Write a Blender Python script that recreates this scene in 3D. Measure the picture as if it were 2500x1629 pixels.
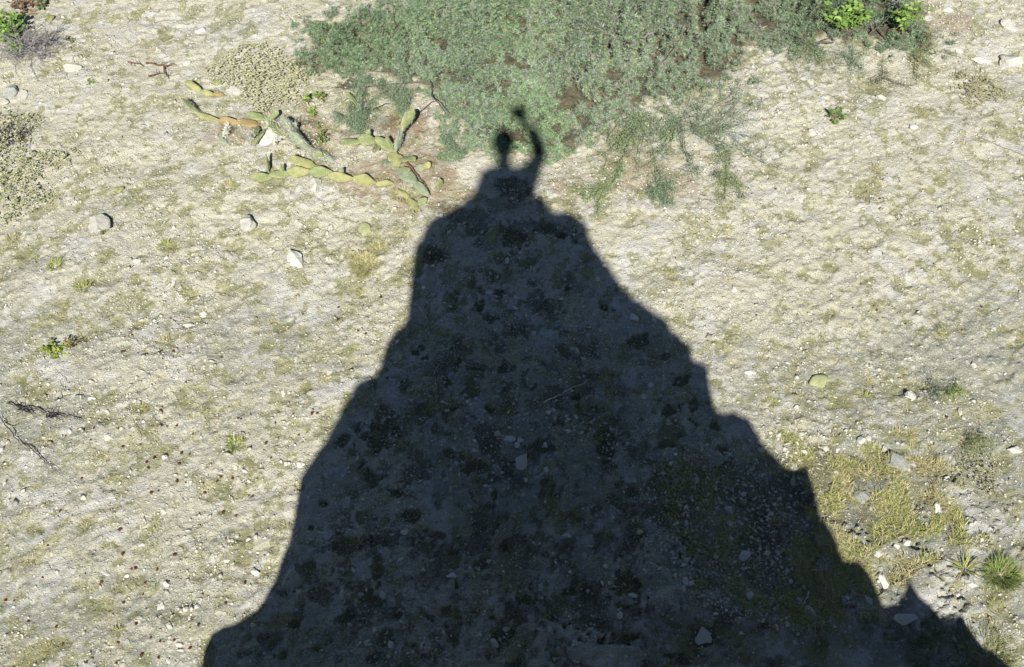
import bpy, math, random
import numpy as np
from mathutils import Vector, Matrix, Quaternion
R = random.Random(7)
rng = np.random.default_rng(11)
S = bpy.context.scene
COL = S.collection
for o in list(bpy.data.objects): bpy.data.objects.remove(o)

# ------------------------------------------------------------------ camera
CAM_H = 5.85
PITCH = math.radians(58.0)            # below the horizon
FOC = 2500*35.0/36.0                  # focal length in photo pixels
CAMP = Vector((0, 0, CAM_H))
FWD = Vector((0, math.cos(PITCH), -math.sin(PITCH)))
UPV = Vector((0, math.sin(PITCH), math.cos(PITCH)))
cd = bpy.data.cameras.new('camera'); cam = bpy.data.objects.new('camera', cd); COL.objects.link(cam)
cd.sensor_width = 36; cd.lens = 35; cd.clip_start = 0.02; cd.clip_end = 600
cam.location = CAMP
cam.rotation_euler = (math.radians(90)-PITCH, 0, 0)
S.camera = cam
def ray(px, py):
    d = FWD + Vector((1, 0, 0))*((px-1250)/FOC) + UPV*((814.5-py)/FOC)
    return d.normalized()
def gpt(px, py, z=0.0):
    d = ray(px, py); t = (z-CAM_H)/d.z
    return CAMP + d*t
PPM = lambda px, py: FOC/((gpt(px, py)-CAMP).dot(FWD))     # photo pixels per metre

# ------------------------------------------------------------------ sun, sky, exposure
SUN_D = ray(1266, 275)                # light travels this way
SUN_S = -SUN_D
ld = bpy.data.lights.new('sun', 'SUN'); ld.energy = 5.0; ld.angle = math.radians(0.65); ld.color = (1.0, 0.985, 0.925)
lo = bpy.data.objects.new('sun', ld); COL.objects.link(lo)
lo.rotation_euler = SUN_D.to_track_quat('-Z', 'Y').to_euler(); lo.location = (0, -8, 12)
W = bpy.data.worlds.new('World'); S.world = W; W.use_nodes = True
wt = W.node_tree
sky = wt.nodes.new('ShaderNodeTexSky'); sky.sky_type = 'NISHITA'; sky.sun_disc = False
sky.sun_elevation = math.asin(SUN_S.z); sky.sun_rotation = math.atan2(SUN_S.x, SUN_S.y)
sky.air_density = 0.78; sky.dust_density = 0.0; sky.ozone_density = 1.5; sky.altitude = 300
bg = wt.nodes['Background']; bg.inputs['Strength'].default_value = 0.05
wt.links.new(sky.outputs[0], bg.inputs[0])
S.view_settings.view_transform = 'Standard'; S.view_settings.look = 'None'
S.view_settings.exposure = 0.54; S.view_settings.gamma = 1
S.render.resolution_x = 1024; S.render.resolution_y = 667
S.render.engine = 'CYCLES'

# ------------------------------------------------------------------ noise
def _h(ix, iy, seed):
    n = (ix.astype(np.int64)*374761393 + iy.astype(np.int64)*668265263 + seed*1442695041) & 0xffffffff
    n = ((n ^ (n >> 13))*1274126177) & 0xffffffff
    n = (n ^ (n >> 16)) & 0xffffff
    return n/float(0xffffff)
def vn(x, y, seed=0):
    fx = np.floor(x); fy = np.floor(y); u = x-fx; v = y-fy
    u = u*u*(3-2*u); v = v*v*(3-2*v)
    a = _h(fx, fy, seed); b = _h(fx+1, fy, seed); c = _h(fx, fy+1, seed); d = _h(fx+1, fy+1, seed)
    return (a*(1-u)+b*u)*(1-v)+(c*(1-u)+d*u)*v
def fbm(x, y, f, octv=4, seed=0, gain=0.5):
    s = 0; a = 1; t = 0
    ca, sa = math.cos(0.6), math.sin(0.6)
    X = x*f; Y = y*f
    for i in range(octv):
        s = s + a*vn(X+17.3*i, Y-9.1*i, seed+i*31); t += a; a *= gain
        X, Y = (X*ca-Y*sa)*2.03, (X*sa+Y*ca)*2.03
    return s/t
def ss(a, b, x):
    t = np.clip((x-a)/(b-a), 0, 1); return t*t*(3-2*t)
def inpoly(x, y, P):
    """signed distance, positive inside"""
    ins = np.zeros(x.shape, bool); dm = np.full(x.shape, 1e9)
    n = len(P)
    for i in range(n):
        x1, y1 = P[i]; x2, y2 = P[(i+1) % n]
        ex, ey = x2-x1, y2-y1
        t = np.clip(((x-x1)*ex+(y-y1)*ey)/(ex*ex+ey*ey+1e-12), 0, 1)
        dm = np.minimum(dm, np.hypot(x-x1-t*ex, y-y1-t*ey))
        c = ((y1 > y) != (y2 > y)) & (x < (x2-x1)*(y-y1)/((y2-y1) if y2 != y1 else 1e-9)+x1)
        ins ^= c
    return np.where(ins, dm, -dm)
def gp2(P, k=1.0): return [(gpt(a*k, b*k).x, gpt(a*k, b*k).y) for a, b in P]

# ------------------------------------------------------------------ mesh helpers
def link(o, parent=None):
    COL.objects.link(o)
    if parent: o.parent = parent
    return o
def soup(name, V, F, mat, parent=None, col=None, smooth=False, do_link=True):
    """V (n,3) F (m,k) arrays -> one mesh object; col (n,3) per-vertex colours"""
    V = np.asarray(V, float); F = np.asarray(F, int)
    me = bpy.data.meshes.new(name)
    me.vertices.add(len(V)); me.vertices.foreach_set('co', V.ravel())
    k = F.shape[1]
    me.loops.add(F.size); me.loops.foreach_set('vertex_index', F.ravel())
    me.polygons.add(len(F)); me.polygons.foreach_set('loop_start', np.arange(len(F))*k)
    me.polygons.foreach_set('loop_total', np.full(len(F), k))
    me.update(calc_edges=True)
    if smooth: me.polygons.foreach_set('use_smooth', np.ones(len(F), bool))
    if col is not None:
        ca = me.color_attributes.new('tint', 'FLOAT_COLOR', 'POINT')
        c4 = np.ones((len(V), 4)); c4[:, :3] = col
        ca.data.foreach_set('color', c4.ravel())
    me.materials.append(mat)
    o = bpy.data.objects.new(name, me)
    if do_link: link(o, parent)
    return o
def tag(o, label=None, cat=None, group=None, kind=None):
    if label: o['label'] = label
    if cat: o['category'] = cat
    if group: o['group'] = group
    if kind: o['kind'] = kind
    return o
def empty(name, loc, label, cat, group=None):
    o = bpy.data.objects.new(name, None); o.location = loc; o.empty_display_size = 0.05
    link(o); return tag(o, label, cat, group)

# ------------------------------------------------------------------ materials
def newmat(name):
    m = bpy.data.materials.new(name); m.use_nodes = True
    nt = m.node_tree; b = nt.nodes['Principled BSDF']
    b.inputs['Roughness'].default_value = 0.85
    b.inputs['Specular IOR Level'].default_value = 0.2
    return m, nt, b
def N(nt, t, **kw):
    n = nt.nodes.new(t)
    for k, v in kw.items():
        if k in ('operation', 'data_type', 'blend_type', 'feature', 'attribute_name', 'noise_dimensions', 'distance'): setattr(n, k, v)
        else: n.inputs[k].default_value = v
    return n
def L(nt, a, b): nt.links.new(a, b)
def noise(nt, vec, scale, detail=4, rough=0.55, dist=0.0):
    n = N(nt, 'ShaderNodeTexNoise'); n.inputs['Scale'].default_value = scale; n.inputs['Detail'].default_value = detail
    n.inputs['Roughness'].default_value = rough; n.inputs['Distortion'].default_value = dist
    L(nt, vec, n.inputs['Vector']); return n.outputs['Fac']
def ramp(nt, fac, a, b, va=0.0, vb=1.0):
    n = nt.nodes.new('ShaderNodeMapRange'); n.interpolation_type = 'SMOOTHSTEP'
    L(nt, fac, n.inputs['Value'])
    n.inputs['From Min'].default_value = a; n.inputs['From Max'].default_value = b
    n.inputs['To Min'].default_value = va; n.inputs['To Max'].default_value = vb
    return n.outputs[0]
def mix(nt, fac, a, b, mode='MIX'):
    n = nt.nodes.new('ShaderNodeMix'); n.data_type = 'RGBA'; n.blend_type = mode
    for sock, v in ((n.inputs[0], fac), (n.inputs[6], a), (n.inputs[7], b)):
        if isinstance(v, (int, float)): sock.default_value = v
        elif isinstance(v, tuple): sock.default_value = (*v, 1)
        else: L(nt, v, sock)
    return n.outputs[2]
def mth(nt, op, a, b=0.0, clamp=False):
    n = nt.nodes.new('ShaderNodeMath'); n.operation = op; n.use_clamp = clamp
    for i, v in enumerate((a, b)):
        if isinstance(v, (int, float)): n.inputs[i].default_value = v
        else: L(nt, v, n.inputs[i])
    return n.outputs[0]
def attr(nt, name):
    n = nt.nodes.new('ShaderNodeAttribute'); n.attribute_name = name; return n
def bump(nt, b, h, strength, dist):
    n = nt.nodes.new('ShaderNodeBump'); n.inputs['Strength'].default_value = strength; n.inputs['Distance'].default_value = dist
    L(nt, h, n.inputs['Height']); L(nt, n.outputs[0], b.inputs['Normal']); return n

CREAM = (0.605, 0.565, 0.445); GREY = (0.33, 0.33, 0.27); WHITE = (0.70, 0.675, 0.585)
MOSS = (0.30, 0.29, 0.135); OLIVE = (0.18, 0.20, 0.075); SOIL_SHADE = (0.062, 0.060, 0.036); TAN = (0.33, 0.25, 0.16)  # the dark soil colour also paints shade in hollows and leaf gaps
def ground_material():
    m, nt, b = newmat('marl_ground')
    tc = nt.nodes.new('ShaderNodeTexCoord'); P = tc.outputs['Object']
    mp = nt.nodes.new('ShaderNodeMapping'); mp.inputs['Rotation'].default_value = (0, 0, math.radians(-22)); mp.inputs['Scale'].default_value = (1, 3.2, 1)
    L(nt, P, mp.inputs['Vector']); PS = mp.outputs[0]
    grey = attr(nt, 'grey').outputs['Fac']; moss = attr(nt, 'moss').outputs['Fac']
    soil = attr(nt, 'soil').outputs['Fac']; white = attr(nt, 'white').outputs['Fac']; tan = attr(nt, 'tan').outputs['Fac']
    n_st = noise(nt, PS, 14, 6, 0.65); n_st2 = noise(nt, PS, 60, 4, 0.7)
    n_m = noise(nt, P, 9, 6, 0.65); n_f = noise(nt, P, 70, 5, 0.75); n_ff = noise(nt, P, 260, 3, 0.7)
    # grey weathered crust against fresh cream marl
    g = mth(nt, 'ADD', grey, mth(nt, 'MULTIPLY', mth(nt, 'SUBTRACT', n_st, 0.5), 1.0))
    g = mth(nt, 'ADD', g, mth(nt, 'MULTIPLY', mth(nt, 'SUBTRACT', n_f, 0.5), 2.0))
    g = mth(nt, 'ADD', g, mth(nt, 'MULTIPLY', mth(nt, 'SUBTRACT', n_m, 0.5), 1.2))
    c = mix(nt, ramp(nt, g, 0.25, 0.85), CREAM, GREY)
    c = mix(nt, ramp(nt, n_st2, 0.42, 0.72, 0, 0.40), c, (0.23, 0.235, 0.195))
    # yellowish-tan staining
    n_t = noise(nt, P, 5.0, 5, 0.7)
    c = mix(nt, ramp(nt, mth(nt, 'ADD', n_t, mth(nt, 'MULTIPLY', n_f, 0.25)), 0.60, 0.78, 0, 0.50), c, (0.46, 0.415, 0.25))
    # pale chips embedded in the surface
    v = N(nt, 'ShaderNodeTexVoronoi', feature='F1', Scale=48.0, Randomness=1.0); L(nt, P, v.inputs['Vector'])
    sep = nt.nodes.new('ShaderNodeSeparateColor'); L(nt, v.outputs['Color'], sep.inputs[0])
    chip = mth(nt, 'MULTIPLY', ramp(nt, v.outputs['Distance'], 0.42, 0.30), ramp(nt, sep.outputs[0], 0.60, 0.64))
    v2 = N(nt, 'ShaderNodeTexVoronoi', feature='F1', Scale=24.0, Randomness=1.0)
    wv = nt.nodes.new('ShaderNodeVectorMath'); wv.operation = 'ADD'; nz = N(nt, 'ShaderNodeTexNoise', Scale=40.0); L(nt, P, nz.inputs['Vector'])
    sc = nt.nodes.new('ShaderNodeVectorMath'); sc.operation = 'SCALE'; sc.inputs['Scale'].default_value = 0.02; L(nt, nz.outputs['Color'], sc.inputs[0])
    L(nt, P, wv.inputs[0]); L(nt, sc.outputs[0], wv.inputs[1]); L(nt, wv.outputs[0], v2.inputs['Vector'])
    sep2 = nt.nodes.new('ShaderNodeSeparateColor'); L(nt, v2.outputs['Color'], sep2.inputs[0])
    chip2 = mth(nt, 'MULTIPLY', ramp(nt, v2.outputs['Distance'], 0.45, 0.36), ramp(nt, sep2.outputs[0], 0.80, 0.84))
    chips = mth(nt, 'MAXIMUM', chip, chip2)
    c = mix(nt, mth(nt, 'MULTIPLY', chips, 0.55), c, WHITE)
    # dark speckle and lichen, also painting in the shade of tiny crevices
    sp = noise(nt, P, 130, 2, 0.6)
    c = mix(nt, ramp(nt, sp, 0.58, 0.68, 0, 0.50), c, (0.14, 0.14, 0.11))
    c = mix(nt, mth(nt, 'MULTIPLY', white, ramp(nt, n_f, 0.3, 0.6)), c, (0.60, 0.585, 0.55))
    c = mix(nt, mth(nt, 'MULTIPLY', tan, ramp(nt, mth(nt, 'ADD', n_m, mth(nt, 'MULTIPLY', n_f, 0.5)), 0.55, 0.75)), c, TAN)
    mm = mth(nt, 'ADD', moss, mth(nt, 'MULTIPLY', mth(nt, 'SUBTRACT', n_f, 0.5), 2.0))
    mm = ramp(nt, mm, 0.38, 0.80, 0, 0.80)
    mcol = mix(nt, ramp(nt, n_m, 0.42, 0.62), MOSS, OLIVE)
    mcol = mix(nt, ramp(nt, n_ff, 0.4, 0.7, 0, 0.6), mcol, (0.35, 0.30, 0.17))
    c = mix(nt, mm, c, mcol)
    so = mth(nt, 'ADD', soil, mth(nt, 'MULTIPLY', mth(nt, 'SUBTRACT', n_f, 0.5), 0.9))  # this mask holds real soil and painted shade together
    scol = mix(nt, ramp(nt, n_m, 0.4, 0.65), SOIL_SHADE, (0.15, 0.125, 0.07))
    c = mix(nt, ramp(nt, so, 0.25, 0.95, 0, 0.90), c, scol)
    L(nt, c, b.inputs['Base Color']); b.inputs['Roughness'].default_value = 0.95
    h = mth(nt, 'ADD', mth(nt, 'MULTIPLY', n_f, 0.9), mth(nt, 'MULTIPLY', n_ff, 0.35))
    h = mth(nt, 'ADD', h, mth(nt, 'MULTIPLY', chips, 0.5))
    h = mth(nt, 'ADD', h, mth(nt, 'MULTIPLY', n_st2, 0.5))
    bump(nt, b, h, 1.0, 0.014)
    return m
def stone_material(name, c1, c2, sc=14.0, bs=0.6):
    m, nt, b = newmat(name)
    tc = nt.nodes.new('ShaderNodeTexCoord'); P = tc.outputs['Object']
    oi = nt.nodes.new('ShaderNodeObjectInfo')
    n1 = noise(nt, P, sc, 6, 0.65); n2 = noise(nt, P, sc*7, 4, 0.7)
    c = mix(nt, ramp(nt, n1, 0.35, 0.68), c1, c2)
    c = mix(nt, ramp(nt, n2, 0.58, 0.72, 0, 0.45), c, (0.17, 0.16, 0.13))
    c = mix(nt, mth(nt, 'MULTIPLY', oi.outputs['Random'], 0.35), c, (0.36, 0.34, 0.29))
    L(nt, c, b.inputs['Base Color'])
    bump(nt, b, mth(nt, 'ADD', n1, mth(nt, 'MULTIPLY', n2, 0.4)), bs, 0.01)
    return m
def tint_material(name, rough=0.7, var=0.25, trans=0.0):
    m, nt, b = newmat(name)
    a = attr(nt, 'tint'); tc = nt.nodes.new('ShaderNodeTexCoord')
    n1 = noise(nt, tc.outputs['Object'], 90, 3, 0.6)
    c = mix(nt, ramp(nt, n1, 0.35, 0.7, 0, var), a.outputs['Color'], mix(nt, 1.0, a.outputs['Color'], (0.6, 0.62, 0.5), 'MULTIPLY'))
    L(nt, c, b.inputs['Base Color']); b.inputs['Roughness'].default_value = rough
    if trans: b.inputs['Transmission Weight'].default_value = 0
    return m
def pad_material(name, c1, c2, dot=(0.55, 0.50, 0.33)):
    m, nt, b = newmat(name)
    tc = nt.nodes.new('ShaderNodeTexCoord'); P = tc.outputs['Object']
    n1 = noise(nt, P, 22, 4, 0.6); c = mix(nt, ramp(nt, n1, 0.38, 0.64), c1, c2)
    v = N(nt, 'ShaderNodeTexVoronoi', feature='F1', Scale=62.0, Randomness=0.35); L(nt, P, v.inputs['Vector'])
    d = ramp(nt, v.outputs['Distance'], 0.30, 0.18)
    c = mix(nt, mth(nt, 'MULTIPLY', d, 0.7), c, dot)
    n2 = noise(nt, P, 150, 2, 0.6); c = mix(nt, ramp(nt, n2, 0.55, 0.72, 0, 0.5), c, (0.16, 0.12, 0.06))
    n3 = noise(nt, P, 9, 4, 0.7); c = mix(nt, ramp(nt, n3, 0.56, 0.72, 0, 0.7), c, (0.25, 0.17, 0.08))
    L(nt, c, b.inputs['Base Color']); b.inputs['Roughness'].default_value = 0.6
    bump(nt, b, mth(nt, 'ADD', d, mth(nt, 'MULTIPLY', n1, 0.6)), 0.5, 0.004)
    return m
def plain(name, c, rough=0.8, sc=30.0, c2=None, spec=0.2, metal=0.0):
    m, nt, b = newmat(name)
    tc = nt.nodes.new('ShaderNodeTexCoord'); n1 = noise(nt, tc.outputs['Object'], sc, 4, 0.6)
    c2 = c2 or tuple(x*0.65 for x in c)
    L(nt, mix(nt, ramp(nt, n1, 0.35, 0.68), c, c2), b.inputs['Base Color'])
    b.inputs['Roughness'].default_value = rough; b.inputs['Specular IOR Level'].default_value = spec; b.inputs['Metallic'].default_value = metal
    bump(nt, b, n1, 0.3, 0.004)
    return m
M_ground = ground_material()
M_cliff = stone_material('weathered_limestone', (0.40, 0.38, 0.32), (0.26, 0.255, 0.22), 1.6, 0.9)
M_stone = stone_material('pale_limestone', (0.60, 0.57, 0.49), (0.47, 0.445, 0.38), 14, 0.5)
M_white = stone_material('chalky_stone', (0.72, 0.695, 0.62), (0.56, 0.53, 0.455), 18, 0.5)
M_grey = stone_material('grey_crusted_stone', (0.44, 0.43, 0.385), (0.30, 0.30, 0.27), 10, 0.8)
M_gravel = tint_material('gravel_chips', 0.9, 0.3)
M_brown = plain('dark_pellet', (0.13, 0.04, 0.02), 0.7, 60, (0.04, 0.018, 0.012))
M_leaf = tint_material('leaf_green', 0.65, 0.3)
M_shrub = tint_material('shrub_leaf', 0.75, 0.35)
M_blade = tint_material('grass_blade', 0.7, 0.2)
M_cush = tint_material('cushion_leaf', 0.8, 0.25)
M_twig_grey = plain('bleached_twig', (0.34, 0.32, 0.31), 0.9, 60, (0.20, 0.18, 0.17))
M_twig_dark = plain('dark_twig', (0.075, 0.062, 0.058), 0.9, 60, (0.03, 0.027, 0.03))
M_twig_brown = plain('brown_twig', (0.20, 0.12, 0.08), 0.9, 50, (0.09, 0.05, 0.035))
M_twig_bark = plain('shrub_bark', (0.16, 0.135, 0.115), 0.9, 50, (0.08, 0.065, 0.055))
M_straw = plain('dry_straw', (0.80, 0.76, 0.64), 0.8, 60, (0.45, 0.38, 0.26))
M_pad = pad_material('prickly_pear_green', (0.19, 0.225, 0.095), (0.27, 0.285, 0.13))
M_pad_y = pad_material('prickly_pear_yellow', (0.33, 0.31, 0.13), (0.22, 0.24, 0.10))
M_pad_o = pad_material('prickly_pear_orange', (0.33, 0.215, 0.09), (0.24, 0.21, 0.10), (0.55, 0.42, 0.2))
M_pad_p = pad_material('fallen_pad', (0.36, 0.37, 0.19), (0.29, 0.31, 0.15))
M_pad_g = pad_material('prickly_pear_grey', (0.21, 0.255, 0.15), (0.29, 0.32, 0.21))
M_spine = plain('cactus_spine', (0.70, 0.69, 0.62), 0.6, 40, (0.58, 0.56, 0.48))

# ------------------------------------------------------------------ ground sheet
DX0, DX1, DY0, DY1, ST = -5.9, 5.9, 0.6, 8.6, 0.0125
def axis(a, b):
    inner = np.arange(a, b+1e-6, ST)
    out = []; d = ST*2; x = 0
    while x < 90: x += d; d *= 1.28; out.append(x)
    out = np.array(out)
    return np.concatenate([a-out[::-1], inner, b+out]), len(out)
ax, NOX = axis(DX0, DX1); ay, NOY = axis(DY0, DY1)
GX, GY = np.meshgrid(ax, ay)
def base_masks():
    X, Y = GX, GY
    lump = fbm(X, Y, 0.55, 3, 1)-0.5
    mid = fbm(X, Y, 3.2, 4, 2)-0.5
    fine = fbm(X, Y, 14, 4, 3)-0.5
    vf = fbm(X, Y, 42, 2, 4)-0.5
    h = 0.10*lump*ss(30, 6, np.hypot(X, Y-4)) + 0.030*mid + 0.012*fine + 0.010*vf
    # little ledges of the layered marl, running up to the right
    ca, sa = math.cos(math.radians(20)), math.sin(math.radians(20))
    U = X*ca+Y*sa; V = -X*sa+Y*ca
    t = fbm(U*0.55, V*1.7, 2.1, 5, 5, 0.6)*9
    fr = t-np.floor(t)
    led = (np.floor(t)+ss(0.80, 0.97, fr))/9
    h += (led-0.5)*0.055
    # rubbly chunks
    rub = ss(0.52, 0.66, fbm(X, Y, 1.3, 3, 6))
    ch = fbm(X, Y, 22, 3, 7); h += (0.25+0.75*rub)*0.010*ss(0.50, 0.58, ch)
    ch2 = fbm(X, Y, 34, 1, 8); h += 0.005*ss(0.62, 0.72, ch2)
    FD = ss(1.2, 0.0, np.maximum(np.maximum(DX0-X, X-DX1), np.maximum(DY0-Y, Y-DY1)))
    h = h*FD + (1-FD)*0.04*lump
    return h, rub*FD, FD
HT, RUB, FADE = base_masks()
moss = np.zeros_like(HT); soil = np.zeros_like(HT); white = np.zeros_like(HT); tan = np.zeros_like(HT); WH0 = 0
# photo position of every vertex, used to lay each kind of ground where it lies in the place
def to_px(X, Y):
    rx, ry, rz = X, Y, -CAM_H
    dep = ry*FWD.y + rz*FWD.z
    u = ry*UPV.y + rz*UPV.z
    return 1250+FOC*rx/np.maximum(dep, .5), 814.5-FOC*u/np.maximum(dep, .5)
def ell(cx, cy, rx, ry, ang=0.0):
    """window + normalised radius of an ellipse lying on the ground (metres)"""
    r = max(rx, ry)*1.6
    i0, i1 = np.searchsorted(ax, (cx-r, cx+r)); j0, j1 = np.searchsorted(ay, (cy-r, cy+r))
    w = (slice(j0, j1), slice(i0, i1))
    X = GX[w]-cx; Y = GY[w]-cy; c, s = math.cos(ang), math.sin(ang)
    u = (X*c+Y*s)/rx; v = (-X*s+Y*c)/ry
    q = np.hypot(u, v)
    sd_ = int(abs(cx*37+cy*91)) % 97
    q = q*(1+0.85*(fbm(GX[w], GY[w], 0.55/max(min(rx, ry), .02), 2, sd_)-0.5)*2+0.45*(fbm(GX[w], GY[w], 36, 2, sd_+7)-0.5)*2)
    return w, q
def pit(cx, cy, rx, ry, ang, depth, mo=1.0, so=0.0):
    w, q = ell(cx, cy, rx, ry, ang)
    if w[0].start >= w[0].stop or w[1].start >= w[1].stop: return
    HT[w] -= depth*ss(1.10, 0.60, q)
    moss[w] = np.maximum(moss[w], mo*ss(1.15, 0.60, q))
    if so: soil[w] = np.maximum(soil[w], so*ss(1.15, 0.5, q))
PITS = [(885,1268,25,20),(891,1318,17,9),(938,1324,22,15),(1109,1352,15,18),(917,1402,17,13),(751,1410,17,22),(914,1473,20,14),(1088,1492,28,14),(1156,1495,28,22),(1109,1558,25,22),
(941,1555,30,28),(1225,1545,22,30),(849,1392,22,12),(1172,1374,25,16),(693,1600,18,13),(772,1590,22,10),(1114,1429,8,13),(904,1610,14,8),(841,1518,14,14),(691,1450,12,12),(972,1500,14,14),
(722,1529,14,10),(1230,1326,16,18),(1172,1255,30,24),(1035,1337,30,14),(1353,1497,32,32),(1445,1523,45,18),(1539,1560,60,18),(1434,1447,22,18),(1563,1421,12,15),(1518,1442,20,8),
(1655,1529,25,9),(1305,1321,25,20),(1279,1458,30,8),(1271,1600,18,20),(1642,1597,30,8),(1476,1308,24,22),(2006,1568,20,13),(1949,1545,8,4),(1119,877,17,16),(1035,1008,30,22),(1095,1103,25,20),
(1166,1129,22,20),(972,1203,17,14),(993,935,14,9),(940,1008,30,20),(964,1056,18,16),(859,1103,15,12),(835,1071,17,16),(1190,993,14,14),(898,1160,25,15),(872,1045,13,12),(1208,1203,12,13),
(1148,932,20,22),(1625,1003,20,18),(1665,924,15,12),(1473,903,16,12),(1407,961,15,9),(1434,995,60,22),(1473,1024,45,15),(1316,1085,50,18),(1481,1092,30,22),(1639,1082,28,10),(1326,880,13,9),
(1697,982,14,30),(1623,866,20,12),(1744,1032,14,10),(1108,722,15,12),(1150,696,14,13),(1103,751,14,12),(1171,748,14,14),(1045,633,28,16),(1394,675,16,14),(1526,698,15,12),(1476,748,18,16),
(1334,554,28,14),(1371,570,22,18),(1240,560,30,12),(1150,560,24,14),(1330,1210,40,22),(1390,1330,24,14),(1660,1380,10,6),(1215,850,16,14),(1290,800,18,12),(1380,850,14,12),(1560,830,18,14),
(1030,1130,20,14),(1010,1260,24,16),(790,1230,18,12),(760,1290,14,12),(820,1340,14,10),(1540,1250,26,12),(640,1560,16,10),(590,1600,18,12)]
SUNPITS = [(2269,465,18,12),(2306,557,20,32),(2232,578,13,9),(2374,564,35,18),(2295,441,22,14),(2019,649,20,12),(1959,670,16,10),(2193,698,18,14),(2237,748,14,10),(2453,635,16,10),(2145,588,12,8),
(888,643,26,58),(927,607,25,14),(690,790,24,10),(760,545,22,12),(690,545,26,10),(1240,880,0.1,0.1),(1930,520,14,12),(1778,580,14,9),(2380,1130,24,30),(2430,1000,22,18),(2250,840,14,18),
(2210,915,12,18),(560,1180,14,26),(700,900,18,14),(745,940,18,10),(800,1010,12,10),(640,1010,14,10),(90,1600,60,26),(240,1480,34,14),(300,1420,18,16),(190,1430,16,12),(600,1330,26,22),
(590,1370,16,20),(330,680,26,16),(250,640,20,14),(150,740,26,18),(60,620,26,18),(330,470,20,16),(205,470,16,18),(450,520,18,12),(560,600,14,12),(620,700,16,18),(480,430,16,12)]
for (px, py, a, b_) in PITS + SUNPITS:
    g = gpt(px, py); k = PPM(px, py)
    if a < 1: continue
    dark = (px, py, a, b_) in PITS  # pits in the big shadow: darker soil paints their shade in
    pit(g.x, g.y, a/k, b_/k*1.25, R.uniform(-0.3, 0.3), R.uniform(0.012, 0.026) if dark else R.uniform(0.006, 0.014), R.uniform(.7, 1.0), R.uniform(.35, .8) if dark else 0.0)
bushP = [(700,150),(735,75),(850,38),(990,12),(1050,-60),(2240,-60),(2290,60),(2310,120),(2180,135),(2050,110),(1960,140),(1870,130),(1820,175),(1760,225),(1680,245),(1600,262),(1530,310),(1430,375),(1330,400),(1200,405),(1110,392),(1085,330),(1060,265),(990,210),(905,190),(860,215),(800,200),(735,195)]
PB = gp2(bushP)
for i in range(3000):
    x = R.uniform(-5, 5); y = R.uniform(1.0, 7.6)
    px, py = to_px(np.array([x]), np.array([y])); px, py = px[0], py[0]
    dens = 0.45 + 0.5*float(fbm(np.array([x]), np.array([y]), 0.9, 2, 61)[0])
    if py < 420: dens *= 0.7
    if R.random() > dens: continue
    r = min(0.10, max(0.014, R.lognormvariate(-3.62, 0.48)))
    shd = 850 < px < 2000 and py > 520+abs(px-1250)*1.15  # inside the shadow wedge, extra soil darkens the pits as painted shade
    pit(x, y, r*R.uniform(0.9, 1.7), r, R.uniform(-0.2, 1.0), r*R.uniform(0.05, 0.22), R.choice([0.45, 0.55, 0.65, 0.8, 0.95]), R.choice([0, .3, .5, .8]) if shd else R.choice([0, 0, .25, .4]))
# broad thin patches of dry moss
mp_ = fbm(GX, GY, 2.0, 5, 21, 0.62); moss = np.maximum(moss, 0.52*ss(0.55, 0.70, mp_))
mp2 = fbm(GX, GY, 9.0, 4, 22, 0.6); moss = np.maximum(moss, 0.72*ss(0.585, 0.64, mp2)); mp3 = fbm(GX, GY, 15.0, 3, 23, 0.6); moss = np.maximum(moss, 0.70*ss(0.62, 0.68, mp3))
# soil basin with the grass
BAS = [(1510,1090),(1600,1045),(1700,1050),(1800,1010),(1900,1000),(2000,1030),(2160,1030),(2240,1110),(2235,1220),(2180,1290),(2100,1330),(2060,1390),(2040,1430),(1900,1455),(1720,1435),(1640,1400),(1590,1350),(1500,1300),(1530,1250),(1560,1180),(1500,1140)]
BASG = gp2(BAS, 1.0504)
wx = GX+0.22*(fbm(GX, GY, 4, 4, 31, .6)-0.5)*2; wy = GY+0.22*(fbm(GX, GY, 4, 4, 32, .6)-0.5)*2
sd = inpoly(wx, wy, BASG)
HT -= 0.030*ss(-0.06, 0.10, sd)
HT += 0.004*np.exp(-((sd+0.03)/0.035)**2)
bs = ss(-0.01, 0.08, sd)
PXg, PYg = to_px(GX, GY)
bshade = np.clip(bs*(0.35+0.65*ss(2050, 1850, PXg)), 0, 1)
soil = np.maximum(soil, bs*(0.35+0.5*fbm(GX, GY, 4, 3, 33)))
moss = np.maximum(moss, bs*0.75*ss(0.40, 0.55, fbm(GX, GY, 6, 3, 34)))
# soil under the shrub and round the cacti, partly painted shade
sdb = inpoly(wx, wy, PB); soil = np.maximum(soil, 0.95*ss(0.0, 0.2, sdb))  # extra dark, painting the shade seen through gaps in the leaves
for (px, py, rx, ry, s_) in [(1245,450,50,30,.8),(1130,530,60,26,.7),(1060,620,50,30,.8),(1330,555,60,26,.7),(1230,500,60,20,.6),(1180,600,50,20,.6),(1300,620,40,20,.5),(700,300,60,18,.7),(640,335,40,20,.6),(760,350,40,24,.6),(850,330,30,14,.6),(960,360,40,26,.7),(930,300,50,24,.6),(860,215,40,16,.9),(560,320,30,16,.6),(990,450,40,20,.5),(1400,700,50,30,.6)]:
    g = gpt(px, py); k = PPM(px, py); w, q = ell(g.x, g.y, rx/k, ry/k*1.25); soil[w] = np.maximum(soil[w], s_*ss(1.2, .4, q))  # brown soil; patches at the shadow's top also deepen its shade
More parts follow.
